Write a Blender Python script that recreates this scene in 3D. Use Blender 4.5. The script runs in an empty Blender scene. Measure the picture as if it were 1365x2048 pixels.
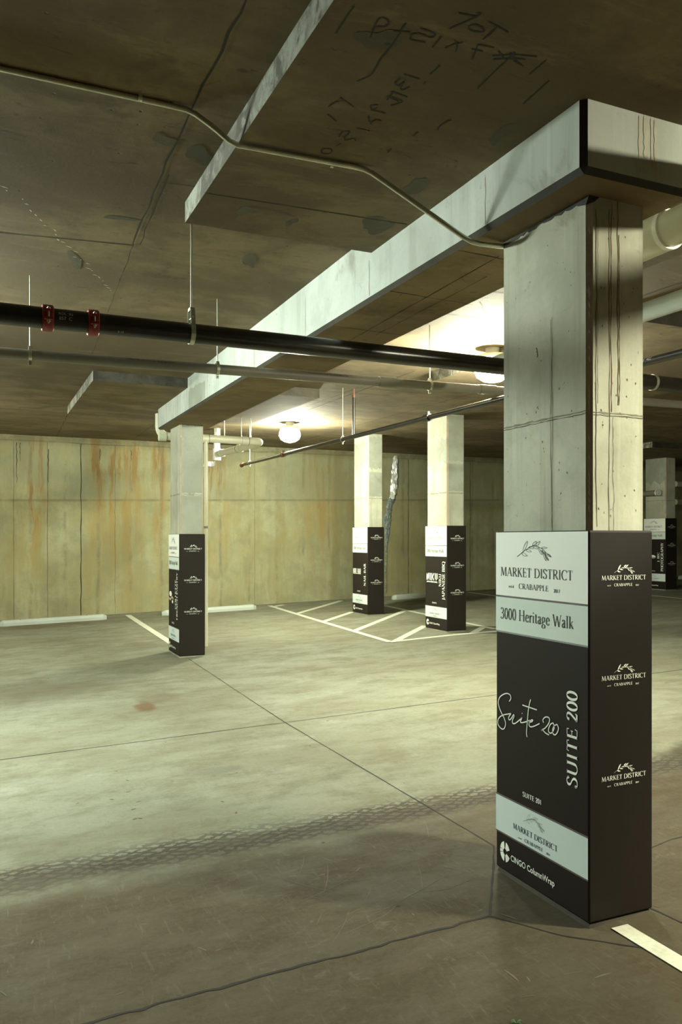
import bpy, math, random
from mathutils import Vector, Matrix
R = random.Random(7)
# ------------------------------------------------------------------ camera, world, exposure, lamps
scene = bpy.context.scene
COL = scene.collection
FPX, YAW, HOR, EYE = 1610.0, 0.42028, 1077.85, 1.6507          # focal length in pixels, heading, horizon row, eye height
cam_d = bpy.data.cameras.new('camera'); cam = bpy.data.objects.new('camera', cam_d); COL.objects.link(cam)
cam.location = (0, 0, EYE); cam.rotation_euler = (math.pi/2, 0, -YAW)
cam_d.sensor_fit = 'VERTICAL'; cam_d.sensor_height = 36.0; cam_d.sensor_width = 24.0
cam_d.lens = FPX/2048*36.0
cam_d.shift_y = (HOR-1024)/2048
cam_d.clip_end = 200
scene.camera = cam
scene.view_settings.view_transform = 'Standard'; scene.view_settings.look = 'None'
scene.view_settings.gamma = 1.0; scene.view_settings.use_curve_mapping = False
scene.view_settings.exposure = 0.25
world = bpy.data.worlds.new('world'); scene.world = world; world.use_nodes = True
world.node_tree.nodes['Background'].inputs[0].default_value = (0.5, 0.55, 0.4, 1)
world.node_tree.nodes['Background'].inputs[1].default_value = 0.0
# lamps that hang from the slab: x, y, emission strength, colour
LAMPS = [(4.58, 12.29, 640, (0.97, 1.0, 0.78)), (4.46, 6.43, 700, (0.98, 1.0, 0.78)),
         (-1.6, 6.43, 1080, (0.86, 1.0, 0.90)), (4.5, 0.57, 1700, (1.0, 0.98, 0.74)), (-1.6, 12.29, 380, (0.97, 1.0, 0.80))]

# ------------------------------------------------------------------ the shape of the place
def floor_z(x, y): return 0.04074*x - 0.00193*y - 0.0008*x*y + 0.00012*x*x + 0.00055*y*y
def low_z(y): return 3.31 + 0.0125*(y-2.4)                     # underside of the drop panels
def high_z(y): return low_z(y) + 0.11                          # underside of the slab
def soffit_z(y): return low_z(y) - 0.275                       # underside of the beam
WALL = 16.2
CY, SY = math.cos(YAW), math.sin(YAW)
def ray(u, v):
    t = (u-682.5)/FPX
    return SY+t*CY, CY-t*SY, (HOR-v)/FPX
def at_x(u, v, x):
    d = ray(u, v); k = x/d[0]; return Vector((x, d[1]*k, EYE+d[2]*k))
def at_y(u, v, y):
    d = ray(u, v); k = y/d[1]; return Vector((d[0]*k, y, EYE+d[2]*k))
def at_h(u, v, fn):
    z = 3.4; d = ray(u, v)
    for _ in range(40):
        k = (z-EYE)/d[2]; z = fn(d[1]*k)
    return Vector((d[0]*k, d[1]*k, z))
def at_floor(u, v):
    z = 0.0; d = ray(u, v)
    for _ in range(40):
        k = (z-EYE)/d[2]; z = floor_z(d[0]*k, d[1]*k)
    return Vector((d[0]*k, d[1]*k, z))

# ------------------------------------------------------------------ materials
def nt(name):
    m = bpy.data.materials.new(name); m.use_nodes = True
    t = m.node_tree; b = t.nodes['Principled BSDF']
    return m, t, b
def node(t, kind, **kw):
    n = t.nodes.new(kind)
    for k, v in kw.items():
        if hasattr(n, k) and not k.startswith('i_'): setattr(n, k, v)
    return n
def lk(t, a, b): t.links.new(a, b)
def mathn(t, op, a, b=None, clamp=False):
    n = t.nodes.new('ShaderNodeMath'); n.operation = op; n.use_clamp = clamp
    for i, s in enumerate((a, b)):
        if s is None: continue
        if isinstance(s, (int, float)): n.inputs[i].default_value = s
        else: lk(t, s, n.inputs[i])
    return n.outputs[0]
def mapr(t, src, a, b, c=0.0, d=1.0, smooth=True):
    n = t.nodes.new('ShaderNodeMapRange'); n.clamp = True
    if smooth: n.interpolation_type = 'SMOOTHSTEP'
    lk(t, src, n.inputs[0])
    for i, v in enumerate((a, b, c, d)): n.inputs[i+1].default_value = v
    return n.outputs[0]
def pos(t, scale=(1, 1, 1), off=(0, 0, 0), rot=(0, 0, 0)):
    g = t.nodes.new('ShaderNodeNewGeometry'); m = t.nodes.new('ShaderNodeMapping')
    lk(t, g.outputs['Position'], m.inputs[0])
    m.inputs['Scale'].default_value = scale; m.inputs['Location'].default_value = off; m.inputs['Rotation'].default_value = rot
    return m.outputs[0]
def noise(t, vec, scale, detail=4, rough=0.55, dist=0.0):
    n = t.nodes.new('ShaderNodeTexNoise'); lk(t, vec, n.inputs['Vector'])
    n.inputs['Scale'].default_value = scale; n.inputs['Detail'].default_value = detail
    n.inputs['Roughness'].default_value = rough; n.inputs['Distortion'].default_value = dist
    return n.outputs['Fac']
def mix(t, fac, a, b, mode='MIX'):
    n = t.nodes.new('ShaderNodeMix'); n.data_type = 'RGBA'; n.blend_type = mode
    for s, i in ((fac, 0), (a, 6), (b, 7)):
        if isinstance(s, (int, float)): n.inputs[i].default_value = s
        elif isinstance(s, tuple): n.inputs[i].default_value = (*s[:3], 1)
        else: lk(t, s, n.inputs[i])
    return n.outputs[2]
def bump(t, b, h, strength, dist=0.01):
    n = t.nodes.new('ShaderNodeBump'); n.inputs['Strength'].default_value = strength; n.inputs['Distance'].default_value = dist
    lk(t, h, n.inputs['Height']); lk(t, n.outputs[0], b.inputs['Normal'])
def concrete(name, light, dark, stain, rough=0.85, pit=0.3, streak=0.0, blotch=(0.60, 0.72), scale=1.0, grime=0.6, fleck=0.0):
    m, t, b = nt(name)
    p = pos(t)
    big = noise(t, p, 0.55*scale, 6, 0.6, 0.4); mid = noise(t, p, 2.6*scale, 8, 0.65, 0.3); fine = noise(t, p, 38, 5, 0.7)
    c = mix(t, mapr(t, big, 0.42, 0.60), light, dark)
    c = mix(t, mapr(t, mid, 0.42, 0.68, 0, 0.8), c, dark)
    fl = noise(t, pos(t, (1, 1, 1), (9, 2, 5)), 9*scale, 8, 0.75, 0.9)
    c = mix(t, mapr(t, fl, 0.60, 0.72, 0, 0.55), c, stain)
    c = mix(t, mapr(t, fl, 0.40, 0.30, 0, 0.35), c, light)
    st = mapr(t, noise(t, pos(t, (1, 1, 1), (3.1, 7.7, 1.3)), 1.3*scale, 7, 0.6, 0.8), blotch[0], blotch[1], 0, grime)
    c = mix(t, st, c, stain)
    if fleck:
        fk = noise(t, pos(t, (1.0, 3.4, 1), (1, 8, 2)), 4.2, 9, 0.78, 0.6)
        c = mix(t, mapr(t, fk, 0.57, 0.68, 0, fleck), c, stain)
        fb = noise(t, pos(t, (0.35, 1.5, 1), (7, 3, 2)), 1.5, 8, 0.7, 0.4)
        c = mix(t, mapr(t, fb, 0.48, 0.64, 0, fleck*0.8), c, dark)
        c = mix(t, mapr(t, fb, 0.44, 0.34, 0, 0.35), c, tuple(v*1.35 for v in light))
    if streak:
        sv = noise(t, pos(t, (5.5, 5.5, 0.28)), 1.6, 6, 0.62, 0.15)
        c = mix(t, mapr(t, sv, 0.50, 0.68, 0, streak), c, stain)
        sl = noise(t, pos(t, (9, 9, 0.4), (5, 2, 1)), 1.4, 5, 0.6)
        c = mix(t, mapr(t, sl, 0.56, 0.70, 0, streak*0.6), c, tuple(min(1, v*1.35) for v in light))
    # small dark pits and specks
    vo = t.nodes.new('ShaderNodeTexVoronoi'); lk(t, p, vo.inputs['Vector']); vo.inputs['Scale'].default_value = 9*scale
    pits = mathn(t, 'MULTIPLY', mapr(t, vo.outputs['Distance'], 0.035, 0.075, 1, 0), mapr(t, noise(t, p, 1.9, 2), 0.5, 0.6))
    c = mix(t, mathn(t, 'MULTIPLY', pits, pit), c, tuple(v*0.25 for v in stain))
    c = mix(t, mapr(t, fine, 0.3, 0.75, 0.0, 0.22), c, dark)
    lk(t, c, b.inputs['Base Color']); b.inputs['Roughness'].default_value = rough
    h = mathn(t, 'ADD', mathn(t, 'MULTIPLY', mid, 0.6), mathn(t, 'SUBTRACT', mathn(t, 'MULTIPLY', fine, 0.25), mathn(t, 'MULTIPLY', pits, 0.8)))
    bump(t, b, h, 0.35, 0.012)
    return m
def plain(name, col, rough=0.5, metal=0.0, vary=0.12, scale=14, spec=None):
    m, t, b = nt(name)
    n = noise(t, pos(t), scale, 5, 0.6)
    c = mix(t, mapr(t, n, 0.3, 0.7), tuple(v*(1-vary) for v in col), tuple(min(1, v*(1+vary)) for v in col))
    lk(t, c, b.inputs['Base Color']); b.inputs['Roughness'].default_value = rough; b.inputs['Metallic'].default_value = metal
    if spec is not None: b.inputs['Specular IOR Level'].default_value = spec
    return m
M = {}
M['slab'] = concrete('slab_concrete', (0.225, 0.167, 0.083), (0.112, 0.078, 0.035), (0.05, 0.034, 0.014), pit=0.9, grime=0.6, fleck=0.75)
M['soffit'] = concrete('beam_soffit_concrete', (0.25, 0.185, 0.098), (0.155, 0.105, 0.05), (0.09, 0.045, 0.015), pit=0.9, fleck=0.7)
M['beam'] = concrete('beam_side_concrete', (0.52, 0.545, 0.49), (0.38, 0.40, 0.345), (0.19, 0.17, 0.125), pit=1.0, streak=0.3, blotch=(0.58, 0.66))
M['edge'] = concrete('dark_edge_concrete', (0.06, 0.052, 0.035), (0.03, 0.026, 0.018), (0.012, 0.01, 0.007), pit=0.3)  # near-black tone for beam chamfers, column-top gaps and the near foot
M['column'] = concrete('column_concrete', (0.49, 0.49, 0.385), (0.34, 0.34, 0.255), (0.19, 0.165, 0.105), pit=1.0, streak=0.38, blotch=(0.62, 0.68))
M['chamfer'] = concrete('chamfer_concrete', (0.46, 0.38, 0.28), (0.36, 0.29, 0.21), (0.6, 0.56, 0.45), pit=0.2, scale=4)
M['seam'] = plain('dark_seam', (0.035, 0.03, 0.018), 0.9)
M['crack'] = plain('floor_crack', (0.014, 0.012, 0.008), 0.9)
M['scuff'] = plain('pale_scuff', (0.105, 0.098, 0.068), 0.8); M['drip'] = plain('dark_red_drip', (0.07, 0.035, 0.02), 0.7)
M['chalk'] = plain('lime_crack', (0.62, 0.62, 0.52), 0.9)
M['marker'] = plain('black_marker', (0.03, 0.026, 0.02), 0.8)
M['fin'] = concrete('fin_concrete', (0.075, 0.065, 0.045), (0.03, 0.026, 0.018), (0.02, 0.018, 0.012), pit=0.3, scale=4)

def wall_material():
    m, t, b = nt('wall_concrete')
    p = pos(t); g = t.nodes.new('ShaderNodeNewGeometry'); sp = t.nodes.new('ShaderNodeSeparateXYZ'); lk(t, g.outputs['Position'], sp.inputs[0])
    X, Z = sp.outputs[0], sp.outputs[2]
    big = noise(t, pos(t, (1, 1, 0.7)), 0.7, 6, 0.6, 0.5); mid = noise(t, p, 3.0, 8, 0.66); fine = noise(t, p, 30, 4, 0.7)
    c = mix(t, mapr(t, big, 0.40, 0.60), (0.338, 0.342, 0.201), (0.286, 0.263, 0.122))
    c = mix(t, mapr(t, mid, 0.42, 0.66, 0, 0.75), c, (0.233, 0.232, 0.134))
    # vertical weeping: broad and thin runs
    wob = mathn(t, 'ADD', X, mathn(t, 'MULTIPLY', mathn(t, 'SUBTRACT', noise(t, pos(t, (1.2, 1, 1.2)), 2.0, 3), 0.5), 0.12))
    cb = t.nodes.new('ShaderNodeCombineXYZ'); lk(t, wob, cb.inputs[0]); lk(t, mathn(t, 'MULTIPLY', Z, 0.10), cb.inputs[2])
    broad = noise(t, cb.outputs[0], 3.2, 4, 0.6); thin = noise(t, cb.outputs[0], 9, 4, 0.6)
    c = mix(t, mapr(t, broad, 0.48, 0.66, 0, 0.45), c, (0.233, 0.199, 0.072))
    c = mix(t, mapr(t, thin, 0.54, 0.74, 0, 0.28), c, (0.196, 0.171, 0.083))
    c = mix(t, mapr(t, thin, 0.44, 0.30, 0, 0.22), c, (0.403, 0.409, 0.256))
    # rust: strength along the wall (x / 12), strongest under the slab
    rp = t.nodes.new('ShaderNodeValToRGB'); lk(t, mathn(t, 'DIVIDE', X, 12.0), rp.inputs[0]); cr = rp.color_ramp
    st = [(0.0, .25), (0.055, .25), (0.072, 1.0), (0.088, .75), (0.10, .15), (0.15, .1), (0.165, .75), (0.20, .7), (0.235, .6), (0.25, .2),
          (0.272, .9), (0.285, .3), (0.33, .25), (0.345, 1.0), (0.375, .75), (0.40, .25), (0.50, .1), (0.535, .45), (0.56, .75), (0.585, .5), (0.62, .2), (0.75, .15), (0.88, .25), (1.0, .2)]
    cr.elements[0].position = 0; cr.elements[0].color = (st[0][1],)*3+(1,)
    cr.elements[1].position = 1; cr.elements[1].color = (st[-1][1],)*3+(1,)
    for q, v in st[1:-1]:
        e = cr.elements.new(q); e.color = (v, v, v, 1)
    run = mapr(t, noise(t, cb.outputs[0], 7.0, 5, 0.65), 0.36, 0.60)
    top = mapr(t, Z, 1.0, 3.2, 0.35, 1.25, False)
    rust = mathn(t, 'MULTIPLY', mathn(t, 'MULTIPLY', rp.outputs[0], run), top, True)
    c = mix(t, mathn(t, 'MULTIPLY', rust, 1.0, True), c, (0.300, 0.175, 0.030))
    rust2 = mathn(t, 'MULTIPLY', mapr(t, rust, 0.5, 0.9), 0.6)
    c = mix(t, rust2, c, (0.191, 0.080, 0.010))
    # upper lift greyer above the horizontal form line
    gr = mathn(t, 'MULTIPLY', mapr(t, Z, 2.38, 2.50), mapr(t, noise(t, p, 0.9, 4), 0.42, 0.58, 0.1, 0.5))
    c = mix(t, gr, c, (0.221, 0.237, 0.156))
    ln = mathn(t, 'SUBTRACT', Z, mathn(t, 'ADD', mathn(t, 'MULTIPLY', X, 0.02), 2.36))
    line = mathn(t, 'MULTIPLY', mapr(t, mathn(t, 'ABSOLUTE', ln), 0.005, 0.035, 1, 0), mapr(t, mid, 0.3, 0.6, 0.2, 0.8))
    c = mix(t, line, c, (0.169, 0.145, 0.072))
    # form joints every 0.61 m, ragged
    fr = mathn(t, 'FRACT', mathn(t, 'DIVIDE', mathn(t, 'ADD', wob, 0.08), 0.613))
    jd = mathn(t, 'MULTIPLY', mapr(t, mathn(t, 'ABSOLUTE', mathn(t, 'SUBTRACT', fr, 0.5)), 0.0, 0.09, 1, 0), mapr(t, noise(t, p, 1.7, 6, 0.7), 0.42, 0.62, 0.0, 0.7))
    c = mix(t, jd, c, (0.176, 0.158, 0.090))
    # dark uneven band right under the slab
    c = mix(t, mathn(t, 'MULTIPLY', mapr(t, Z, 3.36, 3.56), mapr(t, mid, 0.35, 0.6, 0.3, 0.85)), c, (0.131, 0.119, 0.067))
    c = mix(t, mapr(t, fine, 0.3, 0.75, 0, 0.2), c, (0.196, 0.192, 0.112))
    lk(t, c, b.inputs['Base Color']); b.inputs['Roughness'].default_value = 0.85
    bump(t, b, mathn(t, 'ADD', mathn(t, 'MULTIPLY', mid, 0.5), mathn(t, 'SUBTRACT', mathn(t, 'MULTIPLY', fine, 0.25), jd)), 0.4, 0.015)
    return m
M['wall'] = wall_material()

def floor_material():
    m, t, b = nt('floor_concrete')
    p = pos(t); g = t.nodes.new('ShaderNodeNewGeometry'); sp = t.nodes.new('ShaderNodeSeparateXYZ'); lk(t, g.outputs['Position'], sp.inputs[0])
    X, Y = sp.outputs[0], sp.outputs[1]
    big = noise(t, pos(t, (0.7, 1.15, 1), (0, 0, 0), (0, 0, 0.1)), 0.9, 8, 0.65, 0.15); mid = noise(t, pos(t, (0.8, 1.4, 1)), 2.6, 12, 0.76, 0.1); fine = noise(t, p, 45, 5, 0.7)
    c = mix(t, mapr(t, big, 0.42, 0.60), (0.209, 0.215, 0.157), (0.175, 0.170, 0.116))
    c = mix(t, mapr(t, mid, 0.44, 0.66, 0, 0.75), c, (0.134, 0.123, 0.078))
    c = mix(t, mapr(t, noise(t, pos(t, (0.75, 1.3, 1), (4, 9, 0)), 1.6, 9, 0.7, 0.2), 0.53, 0.66, 0, 0.5), c, (0.268, 0.272, 0.215))
    # near side of the tyre track: brown traffic dirt with shade painted in
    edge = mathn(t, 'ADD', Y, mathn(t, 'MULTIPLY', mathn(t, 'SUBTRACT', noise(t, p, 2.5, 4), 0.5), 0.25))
    lane_shade = mathn(t, 'MULTIPLY', mapr(t, edge, 3.75, 4.15, 1, 0), mapr(t, mid, 0.3, 0.65, 0.86, 1.0))
    c = mix(t, mathn(t, 'MULTIPLY', lane_shade, 0.96, True), c, (0.058, 0.044, 0.026))
    # scratches: two directions of fine stretched noise
    for ang, s in ((0.5, 0.16), (-0.9, 0.10), (1.35, 0.16)):
        sc = noise(t, pos(t, (16, 3.2, 1), (ang*7, 2, 0), (0, 0, ang)), 1.7, 6, 0.7, 0.6)
        c = mix(t, mapr(t, sc, 0.58, 0.70, 0, s), c, (0.223, 0.218, 0.166))
        c = mix(t, mapr(t, sc, 0.42, 0.32, 0, s), c, (0.076, 0.067, 0.041))
    sm = mathn(t, 'MULTIPLY', mapr(t, noise(t, pos(t, (1, 2.2, 1), (8, 1, 0)), 5.5, 8, 0.75, 1.2), 0.56, 0.68), mapr(t, noise(t, p, 1.1, 3), 0.45, 0.6))
    c = mix(t, mathn(t, 'MULTIPLY', sm, 0.22), c, (0.245, 0.237, 0.178))
    dk = mapr(t, noise(t, pos(t, (1, 1.6, 1), (2, 6, 0)), 11, 7, 0.75, 0.8), 0.60, 0.72, 0, 0.45)
    c = mix(t, dk, c, (0.067, 0.056, 0.034))
    # tyre track with a diamond tread along y = 4.1
    yy = mathn(t, 'SUBTRACT', Y, mathn(t, 'ADD', 4.19, mathn(t, 'MULTIPLY', X, -0.045)))
    wv = mathn(t, 'MULTIPLY', mathn(t, 'SUBTRACT', noise(t, p, 7, 5, 0.7), 0.5), 0.13)
    def diag(sg):
        q = mathn(t, 'ADD', mathn(t, 'MULTIPLY', mathn(t, 'ADD', X, mathn(t, 'MULTIPLY', mathn(t, 'SUBTRACT', noise(t, pos(t, (1, 1, 1), (6, 6, 0)), 4, 4, 0.7), 0.5), 0.22)), 50.0), mathn(t, 'MULTIPLY', mathn(t, 'ADD', yy, wv), 105.0*sg))
        return mapr(t, mathn(t, 'SINE', q), -0.1, 0.7)
    tread = mathn(t, 'MAXIMUM', diag(1), diag(-1))
    band = mapr(t, mathn(t, 'ABSOLUTE', mathn(t, 'ADD', yy, wv)), 0.09, 0.22, 1, 0)
    soft = mapr(t, mathn(t, 'ABSOLUTE', mathn(t, 'ADD', yy, mathn(t, 'ADD', wv, 0.05))), 0.03, 0.19, 1, 0)
    tm = mathn(t, 'MULTIPLY', mathn(t, 'MULTIPLY', band, tread), mapr(t, noise(t, pos(t, (0.7, 3, 1)), 2.2, 4), 0.3, 0.6, 0.35, 0.95))
    c = mix(t, mathn(t, 'MULTIPLY', soft, 0.85), c, (0.071, 0.060, 0.040))
    c = mix(t, mathn(t, 'MULTIPLY', tm, 0.88), c, (0.038, 0.031, 0.025))
    # oil spots
    def spot(x, y, rx, ry, col, k):
        nonlocal c
        dx = mathn(t, 'DIVIDE', mathn(t, 'SUBTRACT', X, x), rx); dy = mathn(t, 'DIVIDE', mathn(t, 'SUBTRACT', Y, y), ry)
        d = mathn(t, 'ADD', mathn(t, 'SQRT', mathn(t, 'ADD', mathn(t, 'MULTIPLY', dx, dx), mathn(t, 'MULTIPLY', dy, dy))), mathn(t, 'MULTIPLY', mathn(t, 'SUBTRACT', noise(t, p, 5, 5), 0.5), 1.2))
        c = mix(t, mapr(t, d, 0.35, 1.0, k, 0), c, col)
    spot(1.41, 7.7, 0.14, 0.3, (0.111, 0.054, 0.022), 0.75)
    spot(1.62, 8.0, 0.3, 0.35, (0.121, 0.097, 0.062), 0.6)
    spot(0.5, 9.0, 1.0, 0.9, (0.134, 0.116, 0.076), 0.55)
    spot(9.3, 14.6, 1.3, 0.7, (0.071, 0.054, 0.031), 0.8)
    spot(1.5, 5.4, 0.25, 0.12, (0.121, 0.121, 0.088), 0.6)
    spot(4.8, 4.1, 0.9, 0.28, (0.040, 0.034, 0.022), 0.85)
    spot(1.0, 15.0, 1.2, 0.5, (0.121, 0.094, 0.054), 0.6)
    vo = t.nodes.new('ShaderNodeTexVoronoi'); lk(t, p, vo.inputs['Vector']); vo.inputs['Scale'].default_value = 5
    sp2 = mathn(t, 'MULTIPLY', mapr(t, vo.outputs['Distance'], 0.03, 0.07, 1, 0), mapr(t, noise(t, p, 0.8, 2), 0.52, 0.6))
    c = mix(t, mathn(t, 'MULTIPLY', sp2, 0.8), c, (0.027, 0.021, 0.013))
    c = mix(t, mapr(t, fine, 0.3, 0.75, 0, 0.25), c, (0.106, 0.097, 0.067))
    lk(t, c, b.inputs['Base Color'])
    lk(t, mapr(t, mid, 0.3, 0.7, 0.66, 0.85), b.inputs['Roughness']); b.inputs['Specular IOR Level'].default_value = 0.1
    bump(t, b, mathn(t, 'ADD', mathn(t, 'MULTIPLY', mid, 0.4), mathn(t, 'ADD', mathn(t, 'MULTIPLY', fine, 0.2), mathn(t, 'MULTIPLY', tm, -0.3))), 0.22, 0.01)
    return m
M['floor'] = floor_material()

def paint(name, col, wear, under):
    m, t, b = nt(name)
    n = noise(t, pos(t), 7, 8, 0.7); n2 = noise(t, pos(t, (1, 1, 1), (4, 4, 4)), 55, 3)
    c = mix(t, mapr(t, n, 0.52, 0.68, 0, wear), col, under)
    c = mix(t, mapr(t, n2, 0.45, 0.7, 0, wear*0.5), c, under)
    lk(t, c, b.inputs['Base Color']); b.inputs['Roughness'].default_value = 0.6
    return m
M['line'] = paint('line_paint', (0.58, 0.59, 0.47), 0.6, (0.38, 0.37, 0.27))
M['stop'] = paint('wheel_stop_concrete', (0.42, 0.46, 0.40), 0.35, (0.42, 0.44, 0.36))
def vinyl(name, col, rough=0.55, spec=0.35):
    m, t, b = nt(name)
    n = noise(t, pos(t, (1, 1, 0.5)), 4.5, 3, 0.5)
    w = t.nodes.new('ShaderNodeTexNoise'); lk(t, pos(t), w.inputs['Vector']); w.inputs['Scale'].default_value = 700
    c = mix(t, mapr(t, w.outputs[0], 0.3, 0.7), tuple(v*0.85 for v in col), tuple(min(1, v*1.15) for v in col))
    lk(t, c, b.inputs['Base Color']); b.inputs['Roughness'].default_value = rough; b.inputs['Specular IOR Level'].default_value = spec
    bump(t, b, n, 0.25, 0.01)
    return m
M['black'] = vinyl('black_wrap_fabric', (0.0155, 0.0115, 0.0085), 0.6, 0.18)
M['white'] = vinyl('white_print', (0.84, 0.85, 0.78)); M['pale'] = vinyl('pale_green_print', (0.62, 0.69, 0.62)); M['pale2'] = vinyl('pale_grey_print', (0.60, 0.68, 0.64))
M['rule'] = plain('brown_rule_print', (0.10, 0.085, 0.075), 0.6); M['rule2'] = plain('grey_rule_print', (0.22, 0.24, 0.22), 0.6)
M['ink'] = plain('dark_green_print', (0.035, 0.045, 0.035), 0.6); M['inkw'] = plain('white_lettering_print', (0.80, 0.82, 0.72), 0.6); M['gold'] = plain('tan_print', (0.45, 0.36, 0.2), 0.6)
M['felt'] = plain('wrap_backing', (0.50, 0.46, 0.33), 0.9)
M['foot'] = concrete('column_foot_concrete', (0.30, 0.28, 0.19), (0.18, 0.16, 0.11), (0.06, 0.05, 0.03))
M['blackpipe'] = plain('black_steel_pipe', (0.018, 0.015, 0.011), 0.28, 0.0, 0.3, 8, 0.5)
M['red'] = plain('red_coupling_paint', (0.26, 0.014, 0.012), 0.4)
M['rust'] = plain('rusty_steel', (0.16, 0.07, 0.03), 0.7, 0.2)
M['zinc'] = plain('galvanised_steel', (0.52, 0.52, 0.42), 0.38, 0.85)
M['greypipe'] = plain('grey_plastic_pipe', (0.20, 0.185, 0.145), 0.5, 0.0, 0.08, 4)
M['print'] = plain('black_pipe_print', (0.03, 0.03, 0.025), 0.6); M['printw'] = plain('white_pipe_print', (0.5, 0.52, 0.45), 0.6)
M['pvc'] = plain('cream_plastic_pipe', (0.66, 0.65, 0.50), 0.38, 0.0, 0.05, 3)
M['pvc2'] = plain('pale_blue_plastic_pipe', (0.56, 0.62, 0.58), 0.4, 0.0, 0.05, 3)
M['pvcring'] = plain('white_pipe_ring', (0.85, 0.85, 0.78), 0.4); M['clamp'] = plain('dull_clamp', (0.22, 0.21, 0.17), 0.5, 0.4)
M['foil'] = plain('silver_foil', (0.85, 0.87, 0.84), 0.35, 0.45); M['sealant'] = plain('blue_grey_sealant', (0.20, 0.235, 0.215), 0.55, 0.15, 0.4, 30)
M['grass'] = plain('green_leaf', (0.03, 0.12, 0.02), 0.6)
M['housing'] = plain('white_lamp_housing', (0.6, 0.6, 0.52), 0.5)
def glow(name, col, s):
    m, t, b = nt(name)
    b.inputs['Base Color'].default_value = (0.8, 0.8, 0.75, 1); b.inputs['Emission Color'].default_value = (*col, 1); b.inputs['Emission Strength'].default_value = s
    return m

# ------------------------------------------------------------------ mesh helpers
class MB:
    def __init__(s): s.v = []; s.f = []; s.m = []; s.mats = []; s.smooth = []
    def mi(s, mat):
        if mat not in s.mats: s.mats.append(mat)
        return s.mats.index(mat)
    def add(s, vs, fs, mat, smooth=False):
        o = len(s.v); s.v += [tuple(q) for q in vs]; i = s.mi(mat)
        for f in fs: s.f.append([o+k for k in f]); s.m.append(i); s.smooth.append(smooth)
    def box(s, a, b, mat):
        x0, y0, z0 = a; x1, y1, z1 = b
        vs = [(x0, y0, z0), (x1, y0, z0), (x1, y1, z0), (x0, y1, z0), (x0, y0, z1), (x1, y0, z1), (x1, y1, z1), (x0, y1, z1)]
        s.add(vs, [(0, 3, 2, 1), (4, 5, 6, 7), (0, 1, 5, 4), (1, 2, 6, 5), (2, 3, 7, 6), (3, 0, 4, 7)], mat)
    def hexa(s, vs, mat): s.add(vs, [(0, 3, 2, 1), (4, 5, 6, 7), (0, 1, 5, 4), (1, 2, 6, 5), (2, 3, 7, 6), (3, 0, 4, 7)], mat)
    def rings(s, rings, mat, close=True, cap=True, smooth=True):
        n = len(rings[0]); vs = [q for r in rings for q in r]; fs = []
        for i in range(len(rings)-1):
            for j in range(n if close else n-1):
                fs.append((i*n+j, i*n+(j+1) % n, (i+1)*n+(j+1) % n, (i+1)*n+j))
        s.add(vs, fs, mat, smooth)
        if cap:
            s.add(rings[0], [tuple(range(n))[::-1]], mat); s.add(rings[-1], [tuple(range(n))], mat)
    def tube(s, pts, r, mat, n=16, cap=True):
        pts = [Vector(p) for p in pts]; rr = r if isinstance(r, (list, tuple)) else [r]*len(pts)
        rings = []; up = None
        for i, p in enumerate(pts):
            a = pts[max(0, i-1)]; b = pts[min(len(pts)-1, i+1)]; d = (b-a).normalized()
            if up is None:
                up = Vector((0, 0, 1)) if abs(d.z) < 0.9 else Vector((0, 1, 0))
            sd = d.cross(up).normalized(); up = sd.cross(d).normalized()
            k = 1.0
            if 0 < i < len(pts)-1:
                c = (p-a).normalized().dot((b-p).normalized()); k = 1/max(0.4, math.sqrt((1+c)/2))
            rings.append([p+(sd*math.cos(t)*1.0+up*math.sin(t))*rr[i]*(k if 0 else 1) for t in [2*math.pi*j/n for j in range(n)]])
        s.rings(rings, mat, True, cap)
    def strip(s, pts, w, mat, nrm=None, off=0.0):
        # flat ribbon through pts lying in the plane with normal nrm
        pts = [Vector(p) for p in pts]; n = Vector(nrm) if nrm is not None else Vector((0, 0, 1)); L_, R_ = [], []
        for i, p in enumerate(pts):
            d = (pts[min(len(pts)-1, i+1)]-pts[max(0, i-1)])
            sd = d.cross(n).normalized(); ww = (w[i] if isinstance(w, (list, tuple)) else w)/2
            L_.append(p+sd*ww+n*off); R_.append(p-sd*ww+n*off)
        vs = L_+R_; k = len(pts); s.add(vs, [(i, i+1, k+i+1, k+i) for i in range(k-1)], mat)
    def build(s, name, parent=None, loc=None):
        me = bpy.data.meshes.new(name); me.from_pydata(s.v, [], s.f)
        for m in s.mats: me.materials.append(M[m] if isinstance(m, str) else m)
        me.polygons.foreach_set('material_index', s.m); me.polygons.foreach_set('use_smooth', s.smooth); me.update()
        o = bpy.data.objects.new(name, me); COL.objects.link(o)
        if parent is not None: o.parent = parent
        if loc is not None: o.location = loc
        return o
def tag(o, label=None, cat=None, group=None, kind=None):
    if label: o['label'] = label
    if cat: o['category'] = cat
    if group: o['group'] = group
    if kind: o['kind'] = kind
    return o
def thing(name, loc, label, cat, group=None):
    o = bpy.data.objects.new(name, None); COL.objects.link(o); o.location = loc; o.empty_display_size = 0.1
    return tag(o, label, cat, group)
def child_of(root, mb, name, label=None):
    # geometry is written in world coordinates: shift it to the thing's own origin
    l = root.location
    mb.v = [(x-l.x, y-l.y, z-l.z) for x, y, z in mb.v]
    o = mb.build(name, root)
    if label: o['label'] = label
    return o
def sub_of(root, part, mb, name, label=None):
    l = root.location; mb.v = [(x-l.x, y-l.y, z-l.z) for x, y, z in mb.v]
    o = mb.build(name, part)
    if label: o['label'] = label
    return o
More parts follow.
